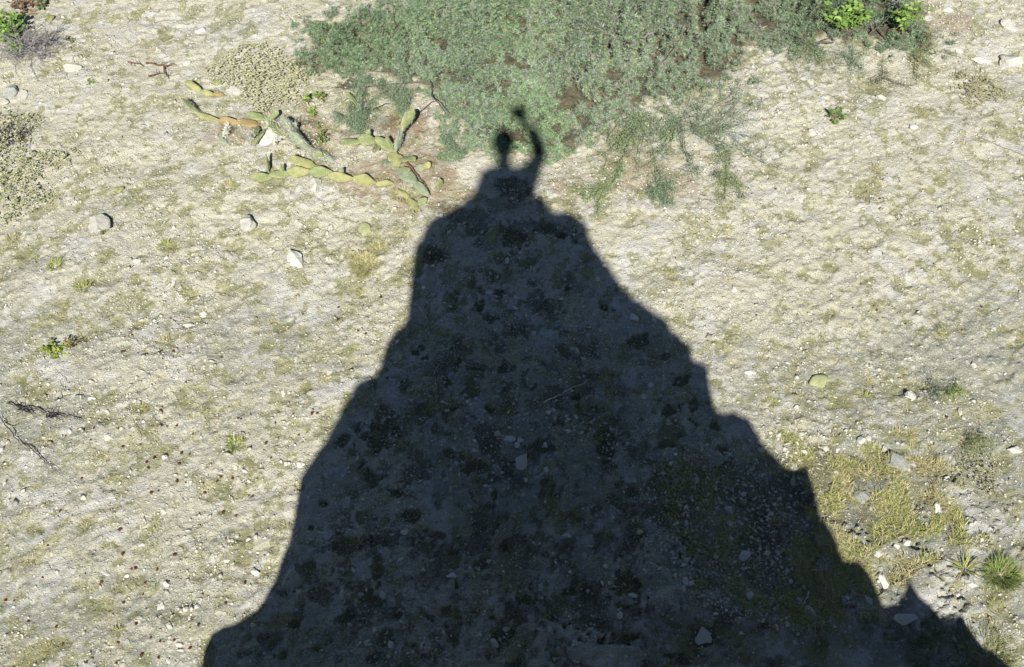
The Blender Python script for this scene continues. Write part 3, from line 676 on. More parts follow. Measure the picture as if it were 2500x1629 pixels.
sprig(1560, 290, [(1545,400),(1520,440),(1600,370),(1490,420),(1470,370),(1580,460),(1440,425)], 'narrow leafy shoot trailing down from the shrub edge towards the shadow', 900, cols=(GC, GYl, GA))
sprig(1490, 455, [(1420,480),(1395,505),(1530,430)], 'thin green trailing stem pointing at the shadow shoulder', 420, cols=(GYl, GA))
sprig(1600, 470, [(1620,430),(1590,500),(1610,510),(1640,460)], 'small grey-green sprig lying in the middle of the dry patch', 700)
sprig(1770, 420, [(1790,380),(1760,460),(1800,470),(1790,520)], 'pale olive sprig right of the dry patch', 700, cols=(GC, GYl, (0.24,0.24,0.15)))
sprig(880, 330, [(865,220),(900,250),(860,280),(875,200),(900,300)], 'upright grey-green sprig between the two prickly pear clumps', 1800, hh=.16)
sprig(985, 290, [(960,200),(975,250),(1000,230)], 'small grey-green sprig growing over the brown soil', 900, hh=.12)
sprig(2080, 150, [(2050,190),(2100,185),(2040,130),(2110,130)], 'ragged tuft of grey-green sprigs below the top right shrub', 900)
sprig(1990, 110, [(1960,160),(1985,190),(2010,170)], 'drooping olive sprig at the lower edge of the top right shrub', 900, cols=(GC, OLIVE, GA))
sprig(2230, 130, [(2290,160),(2240,190),(2300,130),(2260,170)], 'thin sprig with yellowing leaves left of the pale boulder', 900, cols=(GC, GYl, MOSS))
sprig(1120, 395, [(1085,380),(1100,360)], 'small leafy shoot at the shrub edge left of the head shadow', 400)
sprig(2150, 190, [(2130,215),(2190,210),(2160,170)], 'dry brownish sprig in the pale rubble below the top right shrub', 500, cols=((.24,.2,.12), GC))
sprig(2365, 1060, [(2390,1110),(2370,1140),(2420,1100)], 'short olive herb on grey crust at the right edge', 700, cols=(OLIVE, MOSS, GYl), twig=M_twig_grey)
sprig(2278, 950, [(2290,980),(2275,985),(2300,960)], 'dark green herb beside the yellow-green herb on the right', 170, cols=(GC, GB))
sprig(2318, 960, [(2335,980),(2340,950)], 'bright yellow-green herb on the grey ground at right', 350, cols=(GYl, (0.28,0.32,0.07)))

# ------------------------------------------------------------------ cushion plants
def cushion(poly, label, dens, cols, hgt, seed, thr=.40, sz=(.008, .014)):
    P = gp2(poly); xs = [p[0] for p in P]; ys = [p[1] for p in P]; cx, cy = sum(xs)/len(xs), sum(ys)/len(ys); O = np.array([cx, cy, gz(cx, cy)])
    dens *= 1.7; sz = (sz[0]*.75, sz[1]*.75); thr -= .03
    root = empty('cushion_plant', O, label, 'ground cover plant')
    n = int((max(xs)-min(xs))*(max(ys)-min(ys))*dens)
    x = rng.uniform(min(xs), max(xs), n); y = rng.uniform(min(ys), max(ys), n)
    wa = min(.12, .25*(max(xs)-min(xs))); sd = inpoly(x+wa*(fbm(x, y, 6, 3, seed)-.5)*2, y+wa*(fbm(x, y, 6, 3, seed+3)-.5)*2, P)
    f = fbm(x, y, 26, 2, seed+7)
    keep = (sd > 0) & (f > thr+.12*ss(wa*.8, 0, sd)) & (rng.uniform(0, 1, n) < .3+.7*ss(0, wa, sd)); x, y, sd, f = x[keep], y[keep], sd[keep], f[keep]; n = len(x)
    z = sample(HT, x, y)+hgt*ss(0, .12, sd)*(.4+1.1*f)
    C0 = np.stack([x, y, z], -1); Vs, Fs, Cs = [], [], []; base = 0
    cb = np.array(cols)[rng.integers(0, len(cols), n)]*(1+rng.normal(0, .14, (n, 1)))
    ph = rng.uniform(0, 6.28, n)
    for k in range(6):
        a = ph+k*2*math.pi/6; d = np.stack([np.cos(a), np.sin(a), np.full(n, .55)], -1)
        v, fc, cc = leaf_soup(C0, d, np.stack([-np.cos(a)*.3, -np.sin(a)*.3, np.ones(n)], -1), rng.uniform(*sz, n), rng.uniform(.005, .008, n), cb, .1)
        Vs.append(v); Fs.append(fc+base); Cs.append(cc); base += len(v)
    soup('foliage', np.concatenate(Vs)-O, np.concatenate(Fs), M_cush, root, np.clip(np.concatenate(Cs), .01, .9))
    paths = []
    for k in range(min(60, n//12)):
        j = R.randrange(n); paths.append(wander(C0[j]-[0, 0, .01], (R.uniform(-1, 1), R.uniform(-1, 1), .05), R.uniform(.05, .15), 5, .3, zmin=.004))
    if paths: V, F = tubes(paths, [.0022]*len(paths), 4); soup('stems', V-O, F, M_twig_grey, root)
CU = [(0.43, 0.42, 0.27), (0.49, 0.475, 0.32), (0.33, 0.34, 0.19), (0.44, 0.40, 0.25)]
cushion([(490,190),(540,140),(590,105),(660,92),(700,120),(745,165),(775,205),(750,240),(735,290),(690,280),(650,290),(600,270),(575,225),(520,215)], 'large pale yellow-green cushion plant between the dead twig and the shrub mat', 5200, CU, .05, 401)
cushion([(-60,250),(40,255),(110,300),(100,360),(220,370),(200,410),(120,440),(150,480),(60,540),(-60,590)], 'pale green cushion plant sprawling along the left edge', 4300, CU+[(0.22,0.26,0.12)], .045, 402, .43)
cushion([(2315,190),(2350,165),(2400,175),(2440,205),(2470,240),(2430,262),(2385,270),(2330,255)], 'pale olive cushion plant below the pale boulder at upper right', 4200, [(0.34,0.31,0.17),(0.38,0.34,0.2),(0.27,0.25,0.12)], .045, 403, .42)
cushion([(2215,120),(2262,110),(2275,160),(2255,180),(2220,170)], 'small brownish cushion plant beside the rubble left of the pale boulder', 3600, [(0.27,0.22,0.11),(0.33,0.3,0.15)], .04, 404, .44)
cushion([(322,1062),(335,1035),(362,1045),(358,1080)], 'tiny olive cushion on the grey crust at left', 3000, [(0.27,0.26,0.12)], .02, 405, .4)
cushion([(2300,1090),(2400,1080),(2450,1140),(2440,1200),(2400,1230),(2330,1200)], 'thin dry cushion of olive stems on the right below the grassy basin edge', 2600, [(0.25,0.24,0.13),(0.33,0.28,0.18),(0.2,0.21,0.1)], .03, 406, .46)

# ------------------------------------------------------------------ prickly pears
def pad_mesh(ln, wd, th, squash=.35):
    nu, nv = 22, 12
    V = []; F = []
    for i in range(nu+1):
        t = i/nu; s = math.sin(math.pi*t)**0.72 if 0 < t < 1 else 0
        prof = (math.sin(math.pi*min(1, t**1.25))**0.55 if 0 < t < 1 else 0)*(0.80+0.22*t)
        for j in range(nv):
            a = 2*math.pi*j/nv
            cx = math.cos(a); sx = math.sin(a)
            e = abs(cx)**0.9*(1 if cx > 0 else -1)
            V.append((e*wd*.5*prof, sx*th*.5*(s**.8 if s > 0 else 0), ln*t))
    for i in range(nu):
        for j in range(nv):
            a = i*nv+j; b = i*nv+(j+1) % nv; F.append((a, b, b+nv, a+nv))
    return np.array(V), np.array(F)
def cactus(name, label, cat, pads, grp=None):
    """pads: (base px,py, tip px,py, width px, base z, tip z, material, roll, spiny)"""
    b0 = at(pads[0][0], pads[0][1]); root = empty(name, b0, label, cat, grp)
    for (bx, by, tx, ty, w, z0, z1, mat, roll, sp) in pads:
        b = at(bx, by, z0); t = at(tx, ty, z1)
        if z0 > .02: b = b-ray(bx, by)*(-0.0)
        # lift along the view so that the piece still stands over the same spot
        b = gpt(bx, by, b.z); t = gpt(tx, ty, t.z)
        k = PPM((bx+tx)/2, (by+ty)/2); wd = (.66 if sp == 2 else .84)*w/k; axis_ = t-b; ln = axis_.length
        zv = axis_.normalized(); b = b-zv*ln*.13; ln *= 1.16; roll += R.uniform(-22, 22)
        up = Vector((0, -0.45, 1)).normalized() if abs(zv.z) < .75 else Vector((0, -1, .2)).normalized()
        yv = (up-zv*up.dot(zv)).normalized(); yv = Quaternion(zv, math.radians(roll)) @ yv; xv = yv.cross(zv)
        V, F = pad_mesh(ln*1.06, wd*R.uniform(1.08, 1.3), .02 if not sp == 2 else wd*.55)
        V = V*(1+rng.normal(0, .006, (len(V), 1))); V[:, 0] *= 1+.16*np.sin(V[:, 2]/ln*R.uniform(4, 8)+R.uniform(0, 6)); V[:, 0] += .05*wd*np.sin(V[:, 2]/ln*4+R.uniform(0, 6)); V[:, 1] += .006*np.sin(V[:, 0]/wd*7+R.uniform(0, 6))*np.sin(V[:, 2]/ln*5)
        bend = .10*R.uniform(-1, 1)
        V[:, 1] += bend*ln*((V[:, 2]/ln)-.5)**2
        o = soup('pad', V, F, mat, root, smooth=True)
        o.matrix_local = Matrix.Translation(b-b0) @ Matrix((xv, yv, zv)).transposed().to_4x4()
        # spines at the areoles
        ns = {0: 60, 1: 260, 2: 1500}[int(sp)]
        i = rng.integers(nvv := 12, len(V)-12, ns); c = V[i]; nrm = unit(c*np.array([1, 3, 0])+rng.normal(0, .25 if sp else .1, (ns, 3))*np.array([.02, .02, .02])*1)
        nrm = unit(nrm+rng.normal(0, .45, (ns, 3)))
        v, f, cc = blade_soup(c, nrm, rng.uniform(.014, .034, ns) if sp else rng.uniform(.006, .012, ns), .0028 if sp else .0014, 0.0, jit((.6, .58, .5), ns))
        s_ = soup('spines', v, f, M_spine, o)
    return root
def c1(x): return 400+x/3.3
def c2(y): return 150+y/3.3
def P_(bx, by, tx, ty, w, z0, z1, mat, roll=0, sp=0): return (c1(bx), c2(by), c1(tx), c2(ty), w/3.3, z0, z1, mat, roll, sp)
G_, Y_, O_, Q_ = M_pad, M_pad_y, M_pad_o, M_pad_g
cactus('prickly_pear', 'short prickly pear of three fallen pads, topmost of the cacti on the left', 'cactus', [
    P_(495,275,400,265,42,.01,.03,O_), P_(405,272,300,238,60,.02,.05,Y_), P_(298,248,190,165,80,.03,.08,Y_, 20)])
cactus('prickly_pear', 'long creeping prickly pear with two orange pads in its chain, below the cushion plant', 'cactus', [
    P_(770,515,605,478,82,.01,.04,O_, 10), P_(610,495,455,480,84,.02,.05,O_, -10), P_(460,485,275,420,62,.03,.04,Y_, 10), P_(280,418,150,305,88,.04,.12,G_, 25, 1),
    P_(850,475,680,425,74,.02,.07,G_, 15), P_(840,470,985,600,92,.03,.09,G_, -15, 1), P_(815,548,715,655,86,.04,.07,G_, 30), P_(520,490,500,590,50,.02,.05,Q_, 40, 1),
    P_(760,520,735,610,60,.02,.09,G_,40), P_(930,560,905,650,56,.03,.08,G_,30,1), P_(860,480,910,400,60,.04,.10,G_,30), P_(1000,560,1060,500,54,.06,.12,Q_,30,1)])
cactus('spiny_cactus', 'bristly cactus stem thick with white spines leaning between the two rows of pads', 'cactus', [
    P_(1360,800,1190,725,100,.03,.06,Q_, 0, 2), P_(1210,735,1020,585,115,.04,.13,Q_, 0, 2), P_(1100,640,955,460,90,.08,.18,Q_, 0, 2), P_(1060,640,960,560,80,.03,.09,Q_, 0, 2)])
cactus('spiny_cactus', 'small withered spiny stem with a brown side, left of the white slab', 'cactus', [
    P_(720,680,690,600,50,.01,.06,Q_, 20, 2), P_(640,660,595,620,50,.01,.03,O_, 20, 1), P_(520,680,430,600,40,.01,.03,Q_, 20, 1)])
cactus('prickly_pear', 'prickly pear lying in a straight row of seven pads above the flat slab', 'cactus', [
    P_(1840,985,1720,985,76,.01,.03,Y_, -20), P_(1700,975,1535,950,104,.01,.05,Y_, -15), P_(1530,945,1335,920,80,.02,.05,Y_, -10), P_(1345,895,1180,885,96,.02,.07,G_, -15),
    P_(1185,888,1005,888,88,.03,.06,Y_, -20), P_(1010,905,860,912,80,.03,.06,G_, -10), P_(875,930,700,932,84,.03,.06,G_, -15), P_(845,885,820,755,44,.04,.12,G_, 60), P_(1215,850,1030,780,96,.02,.07,Y_, 10), P_(1200,800,1265,735,60,.03,.1,G_,30), P_(960,900,945,835,44,.03,.09,G_,50), P_(1420,920,1440,860,50,.03,.09,Q_,40)])
cactus('prickly_pear', 'branching prickly pear with a tall upright pad, nearest the shrub mat', 'cactus', [
    P_(1870,860,1860,740,120,.02,.05,Y_, 10), P_(1850,720,1715,620,108,.04,.10,G_, 10), P_(1720,650,1580,620,104,.07,.12,G_, 10), P_(1585,650,1425,650,92,.08,.11,G_, 0),
    P_(1865,740,1910,560,72,.06,.20,Q_, 30, 1), P_(1915,570,1995,395,90,.18,.30,G_, 20, 1), P_(1910,785,2015,785,86,.05,.11,G_, -20), P_(1870,855,2020,970,100,.03,.07,Q_, -10), P_(1990,950,2130,1075,78,.05,.06,Q_, -10),
    P_(1730,650,1700,730,70,.03,.09,Y_,30), P_(1860,780,1770,835,76,.02,.06,Q_,25), P_(1905,860,1975,885,60,.03,.08,G_,30), P_(1640,640,1650,560,56,.06,.14,G_,40), P_(1840,700,1800,610,54,.08,.15,G_,40)])
cactus('prickly_pear', 'yellowing cluster of small prickly pear pads near the left shoulder of the shadow', 'cactus', [
    P_(1980,1110,1895,1035,70,.01,.04,Y_, 10), P_(1960,1100,2040,1185,66,.01,.04,Y_, 10), P_(2030,1170,2110,1105,60,.02,.06,G_, 10), P_(1990,1180,2000,1240,56,.01,.03,Y_, 0)])
cactus('prickly_pear', 'single bright green upright pad standing just above the shadow shoulder', 'cactus', [P_(2215,1040,2225,955,66,.005,.10,G_, 25)])
cactus('prickly_pear', 'pair of small pads right of the branching prickly pear', 'cactus', [P_(2035,860,2105,850,62,.01,.03,Q_, 0), P_(2085,870,2140,815,64,.02,.08,Y_, 20)])
cactus('prickly_pear', 'narrow pad poking out beside the upright sprig', 'cactus', [P_(1555,355,1480,255,56,.01,.08,G_, 30)])
def loose(px, py, w, h, mat, label, ang=0):
    g = at(px, py, .006); k = PPM(px, py); V, F = pad_mesh(h/k*1.25, w/k*1.2, .024); V[:, 0] *= 1+.07*np.sin(V[:, 2]*90+px); V[:, 1] += .004*np.sin(V[:, 0]*80+py); V[:, 2] -= h/k*.62
    o = soup('cactus_pad', V, F, mat, smooth=True); o.location = g+Vector((0, 0, .008)); o.rotation_euler = (math.radians(-84), 0, math.radians(ang)); tag(o, label, 'cactus pad')
loose(889, 559, 30, 32, M_pad_p, 'round pale green cactus pad lying alone left of the shadow')
loose(1199, 580, 22, 28, M_pad, 'green cactus pad lying inside the upper part of the shadow')
loose(292, 467, 25, 15, M_pad_y, 'small yellow-green cactus pad beside brown moss on the far left', 10)
loose(2001, 930, 44, 30, M_pad_p, 'large yellow-green cactus pad lying alone on the grey ground at right', 20)
loose(121, 46, 18, 22, M_pad_y, 'small yellowish cactus pad beside the bright leafy plant at top left')
loose(530, 205, 24, 14, M_pad_y, 'tiny yellow pad touching the edge of the large cushion plant')

# ------------------------------------------------------------------ leafy plants
def leafy(px, py, rad_px, nleaf, cols, label, lsz=(.025, .045), h=.10, name='leafy_plant', lobes=1, grp=None):
    b = at(px, py); O = np.array(b); k = PPM(px, py); r = rad_px/k
    root = empty(name, b, label, 'plant', grp)
    paths = []; C = []; D = []
    for i in range(max(3, nleaf//6)):
        a = R.uniform(0, 6.28); q = r*math.sqrt(R.random())*.8
        tip = np.array([b.x+math.cos(a)*q, b.y+math.sin(a)*q, b.z+h*R.uniform(.5, 1)])
        w = wander(b, tip-O, np.linalg.norm(tip-O), 6, .1); paths.append(w)
        for j in range(6):
            p = w[-1-(j % 3)]; aa = j*1.05+R.uniform(-.3, .3); C.append(p); D.append((math.cos(aa), math.sin(aa), R.uniform(-.1, .5)))
    V, F = tubes(paths, [.003]*len(paths), 5); soup('stem', V-O, F, M_twig_brown, root)
    C = np.array(C)[:nleaf]; D = np.array(D)[:nleaf]; n = len(C)
    Vs, Fs, Cs, base = [], [], [], 0
    cb = np.array(cols)[rng.integers(0, len(cols), n)]*(1+rng.normal(0, .15, (n, 1))); ln = rng.uniform(*lsz, n)
    for l in range(lobes):
        a = (l-(lobes-1)/2)*.6; c, s = math.cos(a), math.sin(a); D2 = np.stack([D[:, 0]*c-D[:, 1]*s, D[:, 0]*s+D[:, 1]*c, D[:, 2]], -1)
        v, f, cc = leaf_soup(C, D2, rng.normal(0, .3, (n, 3))+np.array([0, 0, 1.]), ln, ln*(.62 if lobes == 1 else .4), cb, .12); Vs.append(v); Fs.append(f+base); Cs.append(cc); base += len(v)
    soup('leaves', np.concatenate(Vs)-O, np.concatenate(Fs), M_leaf, root, np.clip(np.concatenate(Cs), .01, .9))
BG = [(0.17, 0.28, 0.06), (0.23, 0.34, 0.09), (0.13, 0.20, 0.05)]; YG = [(0.32, 0.36, 0.07), (0.25, 0.30, 0.07), (0.18, 0.22, 0.06)]; MG = [(0.11, 0.17, 0.06), (0.16, 0.21, 0.08), (0.22, 0.23, 0.12)]
leafy(26, 84, 58, 230, BG, 'bright green leafy plant in the top left corner', (.035, .055), .16, lobes=3)
leafy(44, 124, 28, 80, BG, 'bright green shoot just below the top left leafy plant', (.025, .04), .08, lobes=3)
leafy(132, 855, 34, 80, YG, 'yellow-green leafy plant with a brown side at the left edge', (.022, .036), .08, lobes=2)
leafy(172, 850, 26, 50, [(0.2,0.19,0.06),(0.25,0.17,0.06)], 'brownish herb attached beside the yellow-green leafy plant', (.014, .024), .06)
leafy(2036, 292, 30, 110, MG+[(0.2,0.3,0.06)], 'compact dark green plant alone on pale ground at upper right', (.018, .032), .07, lobes=3)
leafy(2052, 82, 52, 130, BG, 'ferny bright green plant growing through the top right shrub', (.045, .075), .34, lobes=3)
leafy(2195, 88, 40, 130, BG, 'light green plant at the right end of the top right shrub', (.035, .055), .32, lobes=2)
leafy(60, 12, 50, 90, [(0.24,0.15,0.09),(0.3,0.2,0.13),(0.1,0.08,0.06)], 'brown dead leaves along the top edge beside the bright corner plant', (.03, .055), .05, 'dead_plant')
leafy(110, 8, 30, 40, MG, 'dark green leaves cut off by the top edge near the left corner', (.03, .05), .08)
leafy(172, 98, 20, 40, MG, 'small dark green herb right of the grey leafless shrub', (.014, .024), .05)
leafy(221, 208, 20, 34, BG, 'tiny flat green herb on pale ground below the grey leafless shrub', (.014, .022), .02)
leafy(86, 143, 8, 14, MG, 'tiny green sprout at the foot of the grey leafless shrub', (.012, .02), .03)
leafy(c1(1175), c2(370), 12, 9, YG+BG, 'left one of three pale broad-leaved seedlings by the brown soil', (.035, .05), .10, 'seedling', 3)
leafy(c1(1295), c2(345), 12, 9, YG, 'right one of three pale broad-leaved seedlings by the brown soil', (.035, .05), .12, 'seedling', 3)
leafy(c1(1215), c2(445), 12, 9, YG+BG, 'lowest of three pale broad-leaved seedlings by the brown soil', (.035, .05), .08, 'seedling', 3)
leafy(c1(1270), c2(665), 24, 46, MG+BG, 'green herb beside the tip of the bristly cactus stem', (.016, .03), .08)
leafy(c1(1250), c2(560), 10, 24, MG+YG, 'thin green stem rising between the seedlings and the bristly cactus', (.012, .024), .10)
leafy(c1(885), c2(560), 16, 26, BG, 'green leaves tucked under the creeping prickly pear', (.018, .03), .05)
leafy(c1(940), c2(615), 12, 18, YG, 'yellow-green leaves beside the bristly cactus base', (.018, .028), .04)
leafy(c1(1090), c2(715), 14, 26, MG, 'small green leaves below the middle of the bristly cactus', (.014, .024), .05)
leafy(c1(1220), c2(775), 14, 26, BG, 'green leaves over the row of seven pads', (.018, .028), .06)
leafy(254, 575, 11, 22, MG, 'little herb on the flat pale stone at left', (.012, .02), .03)

# ------------------------------------------------------------------ grass tufts
def tuft_mesh(n, r, h, cols, splay=.8, w=.0034):
    a = rng.uniform(0, 6.28, n); q = r*np.sqrt(rng.uniform(0, 1, n)); C = np.stack([np.cos(a)*q, np.sin(a)*q, np.zeros(n)-.004], -1)
    a2 = a+rng.normal(0, .7, n); sp = rng.uniform(.1, splay, n); D = np.stack([np.cos(a2)*sp, np.sin(a2)*sp, np.ones(n)*.6], -1)
    cb = np.array(cols)[rng.integers(0, len(cols), n)]*(1+rng.normal(0, .2, (n, 1)))
    return blade_soup(C, D, h*rng.uniform(.5, 1.1, n), w, rng.uniform(.1, .8, n), np.clip(cb, .01, .9))
GRG = [(0.26, 0.31, 0.07), (0.36, 0.36, 0.11), (0.18, 0.26, 0.06), (0.45, 0.38, 0.17)]
DRY = [(0.42, 0.37, 0.18), (0.35, 0.34, 0.14), (0.28, 0.27, 0.11), (0.50, 0.43, 0.25)]
def big_tuft(px, py, n, r, h, cols, label, splay=.9, w=.004):
    v, f, c = tuft_mesh(n, r, h, cols, splay, w); o = soup('grass_tuft', v, f, M_blade, None, c); o.location = at(px, py); tag(o, label, 'grass tuft')
big_tuft(2440, 1408, 700, .07, .095, [(0.17,0.25,0.06),(0.24,0.30,0.09),(0.12,0.19,0.05),(0.3,0.28,0.12)], 'thick green grass tuft at the lower right edge')
big_tuft(2350, 1392, 60, .02, .13, [(0.2,0.23,0.07),(0.3,0.27,0.12)], 'sparse spiky tuft with long narrow blades behind the knobbly white stone', 2.0, .006)
big_tuft(575, 1085, 160, .05, .05, GRG, 'green tuft standing alone left of the shadow edge')
big_tuft(888, 645, 800, .09, .06, DRY, 'long patch of dry yellow grass left of the shadow', 1.5)
big_tuft(925, 605, 350, .06, .05, DRY, 'dry yellow grass just above the long dry patch', 1.5)
big_tuft(980, 480, 300, .06, .05, DRY, 'dry yellow grass below the yellowing pads', 1.5)
big_tuft(560, 460, 200, .05, .04, DRY, 'dry brown grass below the spiny stems', 1.5)
big_tuft(405, 600, 110, .045, .05, GRG, 'small green tuft above the middle left of the photo')
big_tuft(205, 705, 110, .04, .05, GRG, 'small green tuft lower right of the tuft in the grey left area')
big_tuft(460, 715, 110, .045, .05, GRG, 'green tuft below left of the largest white stone')
big_tuft(140, 655, 130, .045, .05, GRG, 'greenish tuft right of the left edge below the cushion plant')
big_tuft(2395, 1330, 120, .05, .04, DRY, 'dry tuft on the rocky ground above the thick green tuft')
big_tuft(2400, 1600, 500, .16, .09, [(0.12,0.15,0.05),(0.2,0.19,0.08)], 'shaded grass clump in the lower right corner')
big_tuft(2290, 1605, 500, .15, .07, [(0.12,0.15,0.05),(0.2,0.19,0.08)], 'low shaded grass clump left of the lower right corner')
protos = []
for i in range(8):
    v, f, c = tuft_mesh(R.randint(45, 90), R.uniform(.018, .035), R.uniform(.022, .04), (GRG+DRY) if i % 2 else DRY, 1.3, .003)
    protos.append(soup('grass_tuft', v, f, M_blade, None, c, do_link=False))
REG = [('in the sunlit upper left', lambda x, y: y < 700 and x < 1000), ('in the sunlit lower left', lambda x, y: x < 700 and y >= 700), ('on the sunlit right', lambda x, y: x > 1750 and y < 1100), ('inside the big shadow', lambda x, y: True)]
def shadow_poly(): return OUT
SHX = np.array([p[0] for p in OUT]); SHY = np.array([p[1] for p in OUT])
def in_shadow(px, py): return bool(inpoly(np.array([px*1.0]), np.array([py*1.0]), OUT+[(2800,2600),(150,2600)])[0] > 0)
def region(px, py):
    if in_shadow(px, py): return 'inside the big shadow' if px < 1560 or py < 1050 else 'inside the shadow near its lower right'
    if py < 420: return 'on the sunlit ground at upper left' if px < 1230 else 'on the sunlit ground at upper right'
    if px < 1230: return 'on the sunlit ground at middle left' if py < 800 else 'on the sunlit ground at lower left'
    return 'on the sunlit ground at middle right' if py < 1000 else 'on the sunlit ground at lower right'
LAND = [('forked dead branch', 400, 165), ('large cushion plant', 620, 190), ('left-edge cushion plant', 60, 400), ('flat angular stone', 248, 560), ('squarish grey-white stone', 603, 549), ('largest white stone', 720, 632),
 ('row of seven pads', 750, 410), ('lone round pad', 889, 559), ('dry yellow grass', 888, 650), ('yellow-green plant', 140, 855), ('black branch tip', 205, 1030), ('lone green tuft', 575, 1085), ('two oval stones', 717, 1135), ('white angular stone', 268, 1070),
 ('flattened dark-rimmed stone', 262, 1403), ('lower left corner', 60, 1580), ('lower left shadow edge', 560, 1500), ('bent straw', 1030, 765), ('pad in the shadow', 1199, 580), ('long pale straw', 1380, 955), ('knobbly shaded stone', 1273, 1128), ('bright flattish shaded stone', 1103, 1404),
 ('elongated shaded stone', 837, 1452), ('triangular shaded stone', 1718, 1548), ('long mossy hollow', 1434, 995), ('thin shaded stone', 1546, 1452), ('bright shadow-edge stone', 1545, 776), ('shaded wedge stone', 1786, 1271), ('cylinder-shaped stone', 1820, 1351), ('grassy boulder', 2182, 1128),
 ('double-lumped stone', 1985, 1488), ('long shaded block', 2211, 1514), ('thick green tuft', 2440, 1408), ('white pointed stone', 2219, 966), ('lone yellow-green pad', 2001, 930), ('right-edge oval stone', 2478, 1101), ('small round right stone', 2378, 888), ('compact green plant', 2036, 292), ('big pale boulder', 2460, 150),
 ('straggling branches', 1680, 400), ('shadow shoulder sprig', 1440, 480), ('white slope patch', 1870, 560), ('grey crust middle right', 1950, 720), ('mossy oval pair', 2300, 520), ('right-hand mossy hollow', 2240, 720), ('shadow waist', 1010, 950), ('shadow right step', 1740, 950), ('shadow neck', 1240, 440), ('gritty left slope', 520, 850), ('grey left flat', 300, 900), ('shaded bottom hollow', 1350, 1490)]
ORD = ['nearest', 'second nearest', 'third nearest', 'fourth nearest', 'fifth nearest', 'sixth nearest', 'seventh nearest', 'eighth nearest', 'ninth nearest', 'tenth nearest']
DIRS = ['right of', 'above right of', 'above', 'above left of', 'left of', 'below left of', 'below', 'below right of']
def single_out(items, phrase):
    cells = {}
    for o, px, py in items:
        nm, lx, ly = min(LAND, key=lambda l: math.hypot(px-l[1], py-l[2]))
        k = int(round(math.atan2(ly-py, px-lx)/(math.pi/4))) % 8
        cells.setdefault((nm, k), []).append((math.hypot(px-lx, py-ly), o))
    for (nm, k), L_ in cells.items():
        L_.sort(key=lambda t: t[0])
        for i, (d, o) in enumerate(L_):
            o['label'] = '%s, %s %s the %s' % (phrase, (ORD+['eleventh nearest', 'twelfth nearest', 'thirteenth nearest', 'fourteenth nearest', 'fifteenth nearest', 'sixteenth nearest'])[min(i, 15)], DIRS[k], nm)
TUF, PEB, HOLEP = [], [], []
cnt = 0; first = set()
while cnt < 210:
    px = R.uniform(-20, 2520); py = R.uniform(250, 1650); g = gpt(px, py)
    if float(sample(moss, g.x, g.y)) < .55 or inpoly(np.array([g.x]), np.array([g.y]), PB)[0] > 0 or inpoly(np.array([g.x]), np.array([g.y]), BASG)[0] > 0: continue
    pi = R.randrange(8); o = protos[pi].copy(); o.location = at(px, py); o.rotation_euler = (0, 0, R.uniform(0, 6.28)); s = R.uniform(.7, 1.35); o.scale = (s, s, s*.9); COL.objects.link(o)
    rg = region(px, py); tag(o, 'short dry olive tuft growing in a mossy hollow '+rg, 'grass tuft', 'short tufts '+rg); cnt += 1; TUF.append((o, px, py))
# moss fuzz in the hollows, and the grass of the soil basin: nobody could count them
n = 90000; x = rng.uniform(-4.9, 4.9, n); y = rng.uniform(1.1, 7.5, n); m = sample(moss, x, y)+rng.normal(0, .12, n); k = m > .5
x, y = x[k], y[k]; n = len(x); cb = np.array(DRY+[(0.19,0.2,0.07),(0.15,0.17,0.06)])[rng.integers(0, 6, n)]*(1+rng.normal(0, .22, (n, 1)))
a = rng.uniform(0, 6.28, n); D = np.stack([np.cos(a), np.sin(a), rng.uniform(.2, 1.2, n)], -1)
v, f, c = blade_soup(np.stack([x, y, sample(HT, x, y)-.001], -1), D, rng.uniform(.006, .016, n), .0028, .5, np.clip(cb, .01, .9))
tag(soup('dry_moss', v, f, M_blade, None, c), 'dry olive moss filling the small hollows of the ground', 'moss', kind='stuff')
n = 85000; xs = [p[0] for p in BASG]; ys = [p[1] for p in BASG]; x = rng.uniform(min(xs), max(xs), n); y = rng.uniform(min(ys), max(ys), n)
sdd = inpoly(x+0.22*(fbm(x, y, 4, 4, 31, .6)-0.5)*2, y+0.22*(fbm(x, y, 4, 4, 32, .6)-0.5)*2, BASG)+.12*(fbm(x, y, 9, 3, 77)-.45); cl = fbm(x, y, 9, 3, 78); pxx, pyy = to_px(x, y)
k = (sdd > 0) & (cl > .475+.07*ss(1950, 1750, pxx)+.06*ss(1650,1560,pxx)) & (rng.uniform(0,1,n) < .85-.62*ss(1980, 1880, pxx)) ; x, y, cl = x[k], y[k], cl[k]; n = len(x)
gs = fbm(x, y, 5, 3, 79)[:, None]; cb = np.array(GRG+DRY)[rng.integers(0, 8, n)]*(1+rng.normal(0, .22, (n, 1))); cb = np.where(gs+rng.normal(0, .06, (n, 1)) > .46, cb, np.array(DRY+[(.42,.36,.24)])[rng.integers(0, 5, n)]*(1+rng.normal(0, .2, (n, 1)))); a = rng.uniform(0, 6.28, n); D = np.stack([np.cos(a), np.sin(a), rng.uniform(.25, 1.3, n)], -1)
v, f, c = blade_soup(np.stack([x, y, sample(HT, x, y)-.002], -1), D, rng.uniform(.02, .06, n)*(.5+cl), .0036, rng.uniform(.1, .9, n), np.clip(cb, .01, .9))
tag(soup('short_grass', v, f, M_blade, None, c), 'short yellow-green grass covering the soil hollow at lower right', 'grass', kind='stuff')

